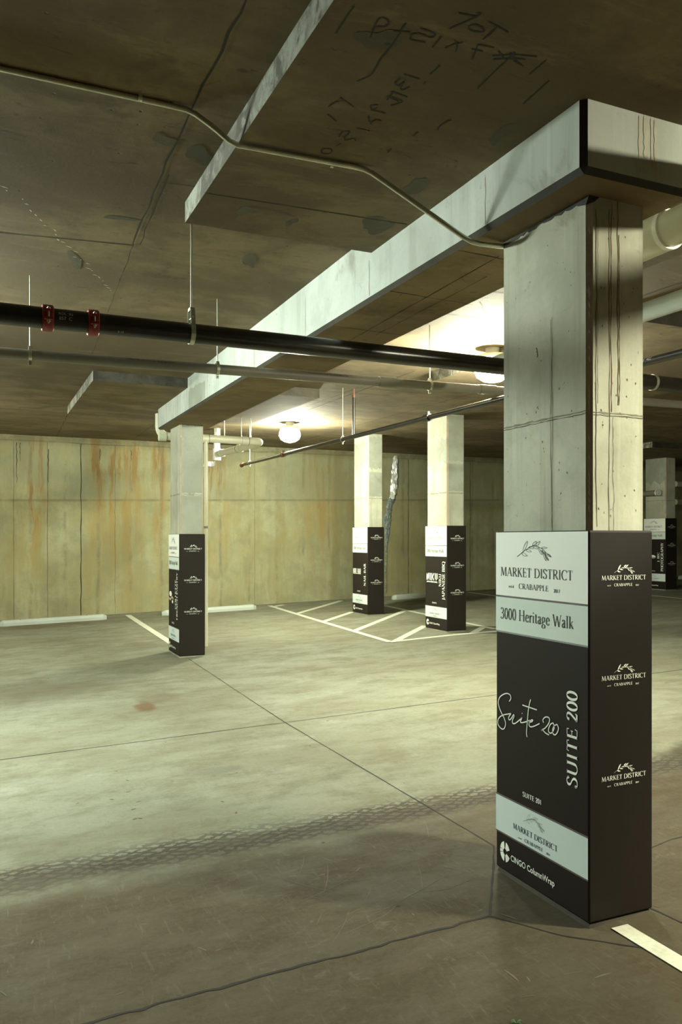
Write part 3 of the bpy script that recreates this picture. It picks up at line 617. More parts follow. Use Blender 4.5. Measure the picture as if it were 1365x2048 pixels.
def text_mesh(body, size, bold=0.0, font=None):
    cu = bpy.data.curves.new('txt', 'FONT'); cu.body = body; cu.size = size; cu.offset = bold; cu.resolution_u = 3
    ob = bpy.data.objects.new('txt', cu); COL.objects.link(ob)
    dg = bpy.context.evaluated_depsgraph_get(); me = ob.evaluated_get(dg).to_mesh()
    vs = [tuple(v.co) for v in me.vertices]; fs = [tuple(p.vertices) for p in me.polygons]
    ob.evaluated_get(dg).to_mesh_clear(); bpy.data.objects.remove(ob); bpy.data.curves.remove(cu)
    return vs, fs
def pipe_text(mb, body, size, x, y, z, r, ang, mat):
    # text wrapped on a pipe that runs along x, seen from the front (-y)
    vs, fs = text_mesh(body, size)
    mb.add([(x+a, y-math.cos(ang+b/r)*(r+.001), z+math.sin(ang+b/r)*(r+.001)) for a, b, _ in vs], fs, mat)

PY, PZ, PR = 4.55, 2.825, 0.056
root = thing('fire_main_pipe', (0, PY, PZ), 'thick black steel pipe crossing the view in front of the beam, with red couplings', 'pipe')
mb = MB(); xs = [-6.9, 1.5, 5, 9, 14]; mb.tube([(x, PY, PZ-0.002*max(0, x-3)) for x in xs], PR, 'blackpipe', 28); child_of(root, mb, 'pipe')
for cx in (0.321, 0.554):
    mb = MB(); hw = .029; prof = [(-hw, PR+.001), (-hw, .066), (-hw+.006, .071), (hw-.006, .071), (hw, .066), (hw, PR+.001)]
    mb.rings([[(cx+dx, PY+r*math.cos(a), PZ+r*math.sin(a)) for a in [2*math.pi*k/32 for k in range(32)]] for dx, r in prof], 'red', True, False)
    for sg in (-1, 1):
        for zz in (.016, -.026):
            mb.box((cx-.020, PY+sg*.082-.014, PZ+zz), (cx+.020, PY+sg*.082+.014, PZ+zz+.012), 'red')
    cp = child_of(root, mb, 'coupling', 'red clamp coupling')
    for sg in (-1, 1):
        b2 = MB(); b2.tube([(cx, PY+sg*.084, PZ-.045), (cx, PY+sg*.084, PZ+.040)], .005, 'zinc', 8); b2.tube([(cx, PY+sg*.084, PZ+.028), (cx, PY+sg*.084, PZ+.036)], .010, 'zinc', 6); b2.tube([(cx, PY+sg*.084, PZ-.036), (cx, PY+sg*.084, PZ-.026)], .010, 'zinc', 6)
        sub_of(root, cp, b2, 'bolt')
for tx, sz, px_, an in (('ROL  IN', .021, .372, .22), ('857  C', .024, .375, -.25), ('0-10', .018, .68, -.95)):
    mb = MB(); pipe_text(mb, tx, sz, px_, PY, PZ, PR, an, 'printw'); child_of(root, mb, 'pipe_lettering', 'faint white stencil numbers')
fmroot = root
hanger(1.096, PY, high_z(PY), PZ, PR, 'clevis hanger holding the thick black pipe beside the end of the ceiling step', 'clevis', 'pipe hangers', wd=.026)
hx = at_y(1306, 768, PY).x; mb = MB(); mb.tube([(hx-.012, PY, PZ-.003), (hx+.012, PY, PZ-.003)], PR+.004, 'zinc', 24); child_of(root, mb, 'ring', 'pale ring')

GY, GR = 5.93, 0.0375
gz = lambda x: 2.912+0.0118*x
root = thing('grey_drain_pipe', (0, GY, gz(0)), 'thinner grey plastic pipe running behind the thick black pipe', 'pipe')
mb = MB(); mb.tube([(x, GY, gz(x)) for x in (-6.9, 3, 9)], GR, 'greypipe', 24); child_of(root, mb, 'pipe')
for px in (775, 975):
    cx = at_y(px, 765, GY).x; mb = MB(); mb.tube([(cx-.08, GY, gz(cx-.08)), (cx+.08, GY, gz(cx+.08))], GR+.006, 'greypipe', 24); child_of(root, mb, 'coupling')
for sx in (-.55, .95, 2.35, 3.2):
    mb = MB(); pipe_text(mb, 'ASTM D1785  PVC 1120  SCH 40 PR 280 PSI 73F', .017, sx, GY, gz(sx+.4), GR, .25, 'print'); child_of(root, mb, 'pipe_lettering', 'row of small black print')
for hx_, lb in ((.305, 'above the left red couplings'), (1.627, 'in front of the pale beam side'), (3.475, 'just left of the big near column')):
    hanger(hx_, GY, high_z(GY), gz(hx_), GR, 'small strap hanger on the grey pipe '+lb, 'loop', 'pipe hangers', wd=.022)

BX, BR = 4.05, .026
b0 = at_x(485, 930, BX); b1 = at_x(1003, 798, BX)
bz = lambda y: b0.z+(b1.z-b0.z)*(y-b0.y)/(b1.y-b0.y)
root = thing('sprinkler_branch_pipe', (BX, b0.y, b0.z), 'slim black sprinkler pipe with a rusty end running away toward the back wall', 'pipe')
mb = MB(); mb.tube([(BX, b0.y, b0.z), (BX, 6, bz(6)), (BX, PY+PR+.004, bz(4.6))], BR, 'blackpipe', 18); child_of(root, mb, 'pipe'); mb = MB(); mb.tube([(BX, PY-PR-.004, bz(4.5)), (BX, -4.8, bz(-4.8))], BR, 'blackpipe', 18); child_of(root, mb, 'pipe')
mb = MB(); mb.tube([(BX, b0.y+.05, b0.z-.002), (BX, b0.y-.06, bz(b0.y-.06))], BR+.009, 'rust', 16); child_of(root, mb, 'end_cap', 'rusty end cap')
for px, v in ((567, 905), (856, 832)):
    q = at_x(px, v, BX); mb = MB(); mb.tube([(BX, q.y-.045, bz(q.y-.045)), (BX, q.y+.045, bz(q.y+.045))], BR+.012, 'rust' if px < 600 else 'blackpipe', 16); mb.box((BX-.012, q.y-.02, bz(q.y)+.03), (BX+.012, q.y+.02, bz(q.y)+.06), 'blackpipe'); child_of(root, mb, 'coupling')
q = at_x(708, 865, BX); zt = high_z(q.y)
rs = MB(); rs.tube([(BX, q.y, bz(q.y)), (BX, q.y, zt-.16)], .017, 'blackpipe', 12); ro = child_of(root, rs, 'riser')
b2 = MB(); b2.tube([(BX, q.y, zt-.165), (BX, q.y, zt-.13)], .021, 'rust', 12); b2.tube([(BX, q.y, zt-.13), (BX, q.y, zt-.10)], .012, 'rust', 10); b2.tube([(BX, q.y, zt-.10), (BX, q.y, zt-.07)], [.008, .015], 'rust', 10); b2.tube([(BX, q.y, zt-.072), (BX, q.y, zt-.066)], .020, 'rust', 12)
sub_of(root, ro, b2, 'sprinkler_head', 'brass upright sprinkler head')
for px, lb in ((686, 'beside the upright sprinkler riser'), (500, 'near its rusty end')):
    q = at_x(px, 860, BX); hanger(BX, q.y, high_z(q.y), bz(q.y), BR, 'thin rod hanger on the slim black sprinkler pipe '+lb, 'loop', 'pipe hangers', axis='y', wd=.014)
mb = MB()
q = at_x(1325, 715, BX)
vs, fs = text_mesh('08/21  C3  42E', .03); mb.add([(BX-math.cos(b/BR+.1)*(BR+.001), q.y+.25-a, bz(q.y)+math.sin(b/BR+.1)*(BR+.001)) for a, b, _ in vs], fs, 'printw'); child_of(root, mb, 'pipe_lettering', 'small white print')

# conduit that steps over the drop panel edge and down the beam
root = thing('steel_conduit', (0.5, 3.28, high_z(3.28)), 'thin shiny steel conduit zigzagging across the ceiling toward the near column', 'conduit')
cz = .0115
raw = [(-6.9, 3.30, high_z(3.3)-cz), (0.70, 3.285, high_z(3.28)-cz), (0.79, 3.285, high_z(3.28)-cz-.002), (0.88, 3.275, 3.365), (0.965, 3.268, low_z(3.27)-cz-.004), (1.03, 3.266, low_z(3.27)-cz-.002), (1.53, 3.25, low_z(3.25)-cz), (1.585, 3.245, low_z(3.24)-cz-.006), (2.03, 3.13, 3.022), (2.085, 3.128, 3.010), (2.32, 3.15, soffit_z(3.17)-cz)]
mb = MB(); pts = []
for i, p in enumerate(raw):
    if 0 < i < len(raw)-1:
        a, b = Vector(raw[i-1]), Vector(raw[i+1]); p = Vector(p); pts += [p+(a-p).normalized()*.02, p+(b-p).normalized()*.02]
    else: pts.append(Vector(p))
mb.tube(pts, cz, 'conduit', 12); child_of(root, mb, 'tube')
for sx, fn in ((.58, high_z), (1.416, low_z), (-1.0, high_z)):
    mb = MB(); z = fn(3.28); n = 8; pr = [(-.022, 0), (-.013, 0)]+[(math.cos(math.pi-math.pi*k/n)*.0135, -.0115-math.sin(math.pi*k/n)*.0135) for k in range(n+1)]+[(.013, 0), (.03, 0)]
    rws = [[(sx+s*.008, 3.272+a, z+b-.001) for a, b in pr] for s in (-1, 1)]; m = len(pr); mb.add(rws[0]+rws[1], [(j, j+1, m+j+1, m+j) for j in range(m-1)], 'zinc'); mb.tube([(sx, 3.295, z-.001), (sx, 3.295, z-.007)], .005, 'zinc', 8)
    child_of(root, mb, 'strap')
# ------------------------------------------------------------------ lettering: a small serif alphabet drawn with a broad pen
TK, TN = 0.125, 0.045
def _arc(cx, cy, rx, ry, a0, a1, n=18): return [(cx+rx*math.cos(math.radians(a0+(a1-a0)*i/n)), cy+ry*math.sin(math.radians(a0+(a1-a0)*i/n))) for i in range(n+1)]
def G(w, *st): return (w, st)
V, H_, A_, S_ = 'T', 't', 'a', 's'
# stroke kinds: ('T' thick / 't' thin line, points), ('a' arc with pen contrast, points), ('s' serif at x, y)
FONT = {
 'A': G(.80, (H_, [(.08, 0), (.38, 1)]), (V, [(.39, 1), (.70, 0)]), (H_, [(.18, .34), (.58, .34)]), (S_, .08, 0), (S_, .70, 0)),
 'B': G(.66, (V, [(.16, 0), (.16, 1)]), (A_, [(.16, .98)]+_arc(.32, .755, .22, .225, 90, -90)+[(.16, .53)]), (A_, [(.16, .53)]+_arc(.34, .27, .26, .25, 90, -90)+[(.16, .02)]), (S_, .12, 0), (S_, .12, 1)),
 'C': G(.76, (A_, _arc(.44, .5, .37, .5, 48, 312, 26)), (H_, [(.70, .95), (.70, .72)])),
 'D': G(.84, (V, [(.16, 0), (.16, 1)]), (A_, [(.16, .98)]+_arc(.36, .5, .40, .48, 90, -90, 24)+[(.16, .02)]), (S_, .12, 0), (S_, .12, 1)),
 'E': G(.62, (V, [(.16, 0), (.16, 1)]), (H_, [(.08, .98), (.54, .98), (.55, .80)]), (H_, [(.16, .52), (.46, .52)]), (H_, [(.46, .62), (.46, .42)]), (H_, [(.08, .02), (.56, .02), (.60, .22)])),
 'F': G(.58, (V, [(.16, 0), (.16, 1)]), (H_, [(.08, .98), (.54, .98), (.55, .80)]), (H_, [(.16, .50), (.46, .50)]), (S_, .16, 0)),
 'G': G(.82, (A_, _arc(.44, .5, .37, .5, 48, 318, 26)), (V, [(.70, .06), (.70, .40)]), (S_, .70, .40), (H_, [(.70, .95), (.70, .74)])),
 'H': G(.88, (V, [(.17, 0), (.17, 1)]), (V, [(.71, 0), (.71, 1)]), (H_, [(.17, .52), (.71, .52)]), (S_, .17, 0), (S_, .17, 1), (S_, .71, 0), (S_, .71, 1)),
 'I': G(.36, (V, [(.18, 0), (.18, 1)]), (S_, .18, 0), (S_, .18, 1)),
 'J': G(.36, (V, [(.20, 1), (.20, .1)]), (A_, [(.20, .12), (.18, -.06), (.08, -.16), (.0, -.15)]), (S_, .20, 1)),
 'K': G(.76, (V, [(.16, 0), (.16, 1)]), (H_, [(.18, .46), (.62, 1)]), (V, [(.30, .60), (.68, 0)]), (S_, .16, 0), (S_, .16, 1), (S_, .60, 1), (S_, .68, 0)),
 'L': G(.60, (V, [(.16, 0), (.16, 1)]), (H_, [(.08, .02), (.54, .02), (.57, .24)]), (S_, .16, 1)),
 'M': G(1.02, (H_, [(.12, 0), (.18, 1)]), (V, [(.20, 1), (.49, .06)]), (H_, [(.49, .06), (.80, 1)]), (V, [(.82, 1), (.87, 0)]), (S_, .12, 0), (S_, .15, 1), (S_, .86, 1), (S_, .87, 0)),
 'N': G(.86, (H_, [(.15, 0), (.15, 1)]), (V, [(.16, 1), (.70, .02)]), (H_, [(.71, 0), (.71, 1)]), (S_, .15, 0), (S_, .11, 1), (S_, .71, 1)),
 'O': G(.84, (A_, _arc(.42, .5, .36, .5, 0, 360, 32))),
 'P': G(.64, (V, [(.16, 0), (.16, 1)]), (A_, [(.16, .98)]+_arc(.33, .73, .24, .25, 90, -90)+[(.16, .48)]), (S_, .16, 0), (S_, .12, 1)),
 'Q': G(.84, (A_, _arc(.42, .5, .36, .5, 0, 360, 32)), (V, [(.44, .04), (.78, -.20)])),
 'R': G(.74, (V, [(.16, 0), (.16, 1)]), (A_, [(.16, .98)]+_arc(.33, .74, .23, .24, 90, -90)+[(.16, .50)]), (V, [(.34, .50), (.68, 0)]), (S_, .16, 0), (S_, .12, 1), (S_, .70, 0)),
 'S': G(.58, (A_, [(.47, .80), (.44, .93), (.29, 1.0), (.14, .93), (.09, .78), (.16, .63), (.32, .52), (.45, .40), (.50, .24), (.42, .06), (.27, 0), (.11, .05), (.08, .22)]), (H_, [(.48, .96), (.47, .76)]), (H_, [(.07, .04), (.08, .24)])),
 'T': G(.70, (V, [(.35, 0), (.35, 1)]), (H_, [(.06, .80), (.08, .98), (.62, .98), (.64, .80)]), (S_, .35, 0)),
 'U': G(.84, (A_, [(.17, 1), (.17, .32), (.22, .10), (.42, 0), (.62, .10), (.68, .32), (.68, 1)]), (S_, .17, 1), (S_, .68, 1)),
 'W': G(1.08, (V, [(.08, 1), (.33, 0)]), (H_, [(.33, 0), (.54, .9)]), (V, [(.54, .9), (.78, 0)]), (H_, [(.78, 0), (1.0, 1)]), (S_, .08, 1), (S_, 1.0, 1)),
 'Y': G(.72, (V, [(.06, 1), (.36, .45)]), (H_, [(.66, 1), (.36, .45)]), (V, [(.36, .46), (.36, 0)]), (S_, .08, 1), (S_, .64, 1), (S_, .36, 0)),
 'a': G(.48, (A_, [(.10, .50), (.16, .62), (.28, .63), (.34, .52), (.34, .10), (.38, .02), (.46, .06)]), (A_, [(.34, .38), (.18, .32), (.08, .20), (.10, .04), (.22, 0), (.34, .12)])),
 'd': G(.56, (A_, _arc(.26, .31, .19, .31, 20, 340, 20)), (V, [(.45, 0), (.45, 1.02)]), (S_, .40, 1.02), (S_, .49, 0)),
 'e': G(.48, (A_, [(.10, .36), (.40, .38), (.40, .50), (.34, .60), (.24, .64), (.12, .54), (.07, .34), (.10, .12), (.24, .0), (.36, .04), (.43, .14)])),
 'g': G(.52, (A_, _arc(.24, .42, .16, .21, 0, 360, 20)), (A_, [(.16, .24), (.10, .12), (.16, .04), (.34, .0), (.44, -.10), (.38, -.26), (.22, -.32), (.08, -.25), (.08, -.12), (.18, -.02)]), (H_, [(.36, .56), (.50, .60)])),
 'i': G(.30, (V, [(.15, 0), (.15, .62)]), (V, [(.15, .82), (.15, .93)]), (S_, .15, 0), (S_, .12, .62)),
 'k': G(.56, (V, [(.14, 0), (.14, 1.02)]), (H_, [(.15, .28), (.44, .62)]), (V, [(.24, .38), (.50, 0)]), (S_, .14, 0), (S_, .10, 1.02), (S_, .44, .62), (S_, .50, 0)),
 'l': G(.28, (V, [(.14, 0), (.14, 1.02)]), (S_, .14, 0), (S_, .10, 1.02)),
 'r': G(.40, (V, [(.14, 0), (.14, .62)]), (A_, [(.14, .44), (.22, .58), (.32, .62), (.38, .54)]), (S_, .14, 0), (S_, .10, .62)),
 's': G(.40, (A_, [(.32, .52), (.22, .63), (.10, .56), (.10, .42), (.24, .32), (.33, .22), (.30, .06), (.18, 0), (.07, .08)])),
 't': G(.34, (A_, [(.15, .80), (.15, .14), (.20, .02), (.31, .05)]), (H_, [(.03, .60), (.30, .60)])),
 "'": G(.18, (H_, [(.09, 1), (.07, .80)])),
 '0': G(.54, (A_, _arc(.27, .5, .20, .5, 0, 360, 28))), '1': G(.50, (V, [(.26, 0), (.26, .98)]), (H_, [(.12, .84), (.27, .99)]), (S_, .26, 0)),
 '2': G(.54, (A_, [(.09, .76), (.13, .93), (.26, 1.0), (.40, .93), (.43, .74), (.33, .48), (.08, .03)]), (V, [(.08, .05), (.44, .05)]), (H_, [(.44, .03), (.47, .20)])),
 '3': G(.54, (A_, [(.08, .86), (.16, .98), (.28, 1), (.40, .90), (.40, .68), (.28, .55), (.18, .53), (.34, .50), (.45, .36), (.43, .14), (.28, 0), (.12, .02), (.06, .14)])),
 '7': G(.50, (H_, [(.06, .82), (.08, .97), (.46, .97)]), (V, [(.45, .97), (.19, 0)])),
 '.': G(.24, (V, [(.10, 0), (.10, .12)])), ' ': G(.30,), '-': G(.4, (H_, [(.06, .35), (.32, .35)]))}
def glyph_quads(ch, bold=1.0):
    w, st = FONT[ch]; quads = []
    tk, tn = TK*bold, TN*bold
    for s in st:
        if s[0] == 's':
            x, y = s[1], s[2]; d = .030 if y < .5 else -.030; quads.append([(x-.11, y), (x+.11, y), (x+.11, y+d), (x-.11, y+d)]); continue
        pts = s[1]
        if s[0] == 'a' and len(pts) < 16: pts = [(q.x, q.y) for q in spline(pts, 4)]
        lft, rgt = [], []
        for i, (x, y) in enumerate(pts):
            a = pts[max(0, i-1)]; b = pts[min(len(pts)-1, i+1)]; dx, dy = b[0]-a[0], b[1]-a[1]; l = math.hypot(dx, dy) or 1; dx /= l; dy /= l
            ww = tk if s[0] == 'T' else tn if s[0] == 't' else tn+(tk-tn)*abs(dy)**1.6
            if s[0] == 'T':                                        # vertical-ish stems keep horizontal terminals
                k = ww/max(.45, abs(dy)) if abs(dy) > .3 else ww
                nx, ny = (k/2, 0) if abs(dy) > .3 else (0, ww/2)
            else: nx, ny = -dy*ww/2, dx*ww/2
            lft.append((x+nx, y+ny)); rgt.append((x-nx, y-ny))
        for i in range(len(pts)-1): quads.append([lft[i], lft[i+1], rgt[i+1], rgt[i]])
    return w, quads
def serif(body, x0, x1, base, cap, place, mb, mat, bold=1.0, vertical=False):
    # the line spans x0..x1; place(s, up) gives the 3-D point
    ws = []; x = 0
    for ch in body: ws.append(x); x += FONT[ch][0]+.035
    tot = x-.035; k = (x1-x0)/tot
    for ch, cx in zip(body, ws):
        for q in glyph_quads(ch, bold)[1]:
            mb.add([place(x0+(cx+a)*k, base+b*cap) for a, b in q], [(0, 1, 2, 3)], mat)
def pen(pts, w, place, mb, mat, n=5, taper=False):
    P = spline(pts, n) if len(pts) > 2 else [Vector((*p, 0)) for p in pts]; L_, R_ = [], []
    for i, p in enumerate(P):
        d = P[min(len(P)-1, i+1)]-P[max(0, i-1)]; l = d.length or 1; ww = w/2*(1 if not taper else .4+.6*math.sin(math.pi*min(1, (i+.5)/len(P))))
        L_.append(place(p.x-d.y/l*ww, p.y+d.x/l*ww)); R_.append(place(p.x+d.y/l*ww, p.y-d.x/l*ww))
    k = len(P); mb.add(L_+R_, [(i, i+1, k+i+1, k+i) for i in range(k-1)], mat)
SUITE={
 'S':[(0.1079, 0.7823), (0.1209, 0.7673), (0.1159, 0.7523), (0.0939, 0.7483), (0.0669, 0.7563), (0.0369, 0.7743), (0.0229, 0.7993), (0.0299, 0.8243), (0.0509, 0.8503), (0.0699, 0.8683), (0.0799, 0.8893), (0.0729, 0.9113), (0.0559, 0.9213), (0.0339, 0.9163), (0.0189, 0.9023), (0.0229, 0.8813), (0.0449, 0.8623), (0.0729, 0.8503), (0.0999, 0.8423), (0.1239, 0.8353)],
 'u':[(0.1239, 0.8353), (0.1079, 0.8513), (0.1039, 0.8633), (0.1129, 0.8663), (0.1289, 0.8523), (0.1419, 0.8363), (0.1449, 0.8443), (0.1329, 0.8653), (0.1359, 0.8773), (0.1529, 0.8743), (0.1789, 0.8573), (0.2069, 0.8363)],
 'i':[(0.2069, 0.8363), (0.1969, 0.8503), (0.1929, 0.8593), (0.2039, 0.8603), (0.2299, 0.8513), (0.2599, 0.8383)],
 'dot':[(0.2039, 0.8173), (0.2069, 0.8193)],
 't':[(0.2669, 0.7443), (0.2569, 0.7693), (0.2499, 0.7983), (0.2449, 0.8333), (0.2399, 0.8713), (0.2369, 0.9003), (0.2409, 0.9163)],
 'bar':[(0.2069, 0.7803), (0.2549, 0.7813), (0.3109, 0.7823)],
 'e':[(0.2519, 0.8513), (0.2699, 0.8433), (0.2819, 0.8353), (0.2769, 0.8323), (0.2619, 0.8423), (0.2549, 0.8563), (0.2619, 0.8653), (0.2789, 0.8623), (0.3039, 0.8513), (0.3289, 0.8383)],
 '2':[(0.3569, 0.8283), (0.3519, 0.8173), (0.3679, 0.8023), (0.3889, 0.7993), (0.3969, 0.8083), (0.3889, 0.8273), (0.3659, 0.8503), (0.3399, 0.8653), (0.3519, 0.8623), (0.3699, 0.8703), (0.3939, 0.8733)],
 'o':[(0.4209, 0.8163), (0.4049, 0.8243), (0.3909, 0.8453), (0.3909, 0.8603), (0.4049, 0.8633), (0.4209, 0.8503), (0.4279, 0.8313), (0.4209, 0.8163)],
 'p':[(0.4459, 0.8173), (0.4279, 0.8273), (0.4169, 0.8453), (0.4189, 0.8613), (0.4329, 0.8643), (0.4479, 0.8503), (0.4549, 0.8313), (0.4459, 0.8173)],
}
STEM= [(-0.1196, -0.0293), (-0.0836, -0.0103), (-0.0426, 0.0087), (-0.0036, 0.0217), (0.0164, 0.0207), (0.0544, 0.0097), (0.0874, -0.0093), (0.1064, -0.0193), (0.1194, -0.0263)]
LEAVES=[
  [(-0.0776, -0.0073), (-0.0756, 0.0057), (-0.0626, 0.0277), (-0.0436, 0.0417), (-0.0486, 0.0247), (-0.0626, 0.0037), (-0.0776, -0.0073)] ,
  [(-0.0856, -0.0113), (-0.0726, -0.0103), (-0.0526, -0.0193), (-0.0456, -0.0233), (-0.0626, -0.0253), (-0.0776, -0.0213), (-0.0856, -0.0113)] ,
  [(-0.0526, 0.0027), (-0.0376, 0.0047), (-0.0226, -0.0003), (-0.0166, -0.0053), (-0.0326, -0.0063), (-0.0476, -0.0043), (-0.0526, 0.0027)] ,
  [(-0.0376, 0.0117), (-0.0226, 0.0187), (-0.0106, 0.0157), (0.0014, 0.0097), (-0.0126, 0.0087), (-0.0306, 0.0107), (-0.0376, 0.0117)] ,
  [(-0.0086, 0.0217), (-0.0036, 0.0327), (0.0094, 0.0387), (0.0204, 0.0407), (0.0134, 0.0297), (0.0014, 0.0237), (-0.0086, 0.0217)] ,
  [(0.0164, 0.0217), (0.0214, 0.0327), (0.0334, 0.0377), (0.0454, 0.0407), (0.0374, 0.0307), (0.0284, 0.0237), (0.0164, 0.0217)] ,
  [(-0.0036, 0.0197), (0.0114, 0.0187), (0.0214, 0.0147), (0.0264, 0.0077), (0.0114, 0.0097), (0.0014, 0.0147), (-0.0036, 0.0197)] ,
  [(0.0524, 0.0117), (0.0644, 0.0157), (0.0804, 0.0157), (0.0934, 0.0137), (0.0824, 0.0107), (0.0664, 0.0097), (0.0524, 0.0117)] ,
  [(0.0304, 0.0147), (0.0404, 0.0087), (0.0524, -0.0053), (0.0584, -0.0163), (0.0474, -0.0123), (0.0354, 0.0027), (0.0304, 0.0147)] ,
  [(0.0594, 0.0037), (0.0664, -0.0053), (0.0784, -0.0223), (0.0854, -0.0423), (0.0754, -0.0333), (0.0644, -0.0143), (0.0594, 0.0037)] ,
  [(0.0754, -0.0033), (0.0854, -0.0163), (0.0944, -0.0303), (0.0994, -0.0413), (0.0874, -0.0303), (0.0794, -0.0163), (0.0754, -0.0033)] ,
  [(0.0924, -0.0133), (0.1034, -0.0143), (0.1134, -0.0193), (0.1194, -0.0263), (0.1064, -0.0233), (0.0964, -0.0193), (0.0924, -0.0133)] ,
]

def logo(mb, place, cx, base, s, mat, filled):
    # olive branch over the name; cx centre, base = height of the name's base line, s = scale
    P = lambda a, b: place(cx+a*s, base+.120*s+b*s)
    pen(STEM, .0027*s if not filled else .004*s, P, mb, mat)
    for lf in LEAVES:
        if filled:
            pts = [(p.x, p.y) for p in spline(lf, 4)][:-1]; mb.add([P(a, b) for a, b in pts], [tuple(range(len(pts)))], mat)
        else: pen(lf, .0020*s, P, mb, mat, 4)
    if filled: return
    for a, b in (((.052, .002), (.098, -.038)), ((.060, .0), (.106, -.040)), ((.045, .004), (.068, -.014))): pen([a, ((a[0]+b[0])/2+.003, (a[1]+b[1])/2), b], .0012*s, P, mb, mat)
def name_block(mb, place, cx, base, s, mat, bold=1.0, only=None):
    if only in (None, 0): serif('MARKET DISTRICT', cx-.252*s, cx+.252*s, base, .041*s, place, mb, mat, bold)
    if only in (None, 1): serif('CRABAPPLE', cx-.112*s, cx+.096*s, base-.054*s, .0245*s, place, mb, mat, bold)
    if only in (None, 2): serif("est'd", cx-.188*s, cx-.150*s, base-.052*s, .012*s, place, mb, mat, bold)
    if only in (None, 3): serif('2017', cx+.131*s, cx+.171*s, base-.056*s, .0145*s, place, mb, mat, bold)

def wrap(key, label, suite, cell):
    x, y = COLS[key]; z0 = floor_z(x, y); W_, D_ = .339, .6385; ZT = z0+1.6; e = .0
    root = thing('column_wrap', (x+W_/2, y+D_/2, z0), label, 'column wrap', 'printed column wraps')
    # sleeve: padded fabric with soft corners, hollow round the column
    mb = MB(); r = .010
    def outline(z, off=0.0, rng=None):
        pts = []
        for cx, cy, a0 in ((x+r, y+r, 180), (x+W_-r, y+r, 270), (x+W_-r, y+D_-r, 0), (x+r, y+D_-r, 90)):
            for k in range(5): a = math.radians(a0+90*k/4); pts.append((cx+(r+off)*math.cos(a), cy+(r+off)*math.sin(a), z))
        return pts
    zs = [z0+.024, z0+.030, z0+.5, z0+1.0, z0+1.45, ZT-.008, ZT]; offs = [-.004, 0, .0, .0, 0, 0, -.004]
    mb.rings([outline(z, o) for z, o in zip(zs, offs)], 'black', True, False, False)
    outer = outline(ZT, -.004); n = len(outer)
    inner = []
    for px_, py_, pz_ in outer: inner.append((min(max(px_, x+.018), x+W_-.018), min(max(py_, y+.020), y+D_-.020), ZT-.004))
    mb.add(outer+inner, [(i, (i+1) % n, n+(i+1) % n, n+i) for i in range(n)], 'black'); mb.add(inner+[(a, b, z0+.03) for a, b, _ in inner], [(i, (i+1) % n, n+(i+1) % n, n+i) for i in range(n)], 'felt')
    child_of(root, mb, 'sleeve')
    XO = x-.0015; YO = y-.0015
    L_ = lambda o: (lambda s, up: (x-o, y+D_-s, ZT+up))            # left face: s runs from the far edge to the near corner, up is negative below the rim
    F_ = lambda o: (lambda s, up: (x+s, y-o, ZT+up))               # right face
    def rect(place, s0, s1, t0, t1, mat, mb): mb.add([place(s0, -t1), place(s1, -t1), place(s1, -t0), place(s0, -t0)], [(0, 1, 2, 3)], mat)
    p1, p2 = L_(.0016), L_(.0026)
    for nm, t0, t1, mt, lb in (('name_panel', .004, .297, 'white', 'white printed panel'), ('address_panel', .3055, .463, 'pale', 'pale printed panel'), ('footer_panel', 1.236, 1.402, 'pale2', 'pale lower panel')):
        mb = MB(); rect(p1, .003, .634, t0, t1, mt, mb)
        if nm == 'address_panel': rect(L_(.0013), .003, .634, .462, .4705, 'rule2', mb)
        if nm == 'footer_panel': rect(L_(.0013), .003, .634, 1.228, 1.237, 'rule', mb); rect(L_(.0013), .003, .634, 1.401, 1.409, 'rule', mb)
        if nm == 'name_panel': rect(L_(.0013), .003, .634, .2965, .306, 'rule', mb)
        pn = child_of(root, mb, nm, lb)
        if nm == 'address_panel': mb = MB(); serif('3000 Heritage Walk', .040, .548, -.405, .050, p2, mb, 'ink', 1.15); sub_of(root, pn, mb, 'address_lettering')
        else:
            bs, sc_ = (-.206, 1.0) if nm == 'name_panel' else (-1.356, .62)
            mb = MB(); logo(mb, p2, .2875, bs, sc_, 'ink', False); sub_of(root, pn, mb, 'olive_branch_print')
            for wh in range(4): mb = MB(); name_block(mb, p2, .2925, bs, sc_, 'ink', 1.2, wh); sub_of(root, pn, mb, ('name_lettering', 'place_lettering', 'small_lettering', 'year_lettering')[wh])
    class Split(MB):                                               # flush() closes one lettering piece
        def flush(s, name='tenant_lettering'):
            if s.v: child_of(root, s, name, 'white tenant lettering')
            s.__init__()
    mb = Split(); suite(mb, p2); mb.flush('suite_lettering')
    # maker's line at the foot of the wrap
    mb = MB(); cx, cy = .0755, -1.486
    R1, R2 = .038, .013
    for a0, a1 in ((100, 170), (100+90, 260), (280, 338), (22, 80)):
        k = 10; o = [(cx+R1*math.cos(math.radians(a0+(a1-a0)*i/k)), cy+1.22*R1*math.sin(math.radians(a0+(a1-a0)*i/k))) for i in range(k+1)]; q = [(cx+R2*math.cos(math.radians(a0+(a1-a0)*i/k)), cy+1.1*R2*math.sin(math.radians(a0+(a1-a0)*i/k))) for i in range(k+1)]
        mb.add([p2(*v) for v in o+q], [(i, i+1, k+2+i, k+1+i) for i in range(k)], 'inkw')
    k = 8; o = [(cx+R1*math.cos(math.radians(165+30*i/k)), cy+1.22*R1*math.sin(math.radians(165+30*i/k))) for i in range(k+1)]; q = [(cx+R2*math.cos(math.radians(165+30*i/k)), cy+1.1*R2*math.sin(math.radians(165+30*i/k))) for i in range(k+1)]
    mb.add([p2(*v) for v in o+q], [(i, i+1, k+2+i, k+1+i) for i in range(k)], 'inkw')
    child_of(root, mb, 'maker_mark', 'white round mark'); mb = MB()
    vs, fs = text_mesh('CINGO ColumnWrap', .040, .0006); mx = max(v[0] for v in vs)
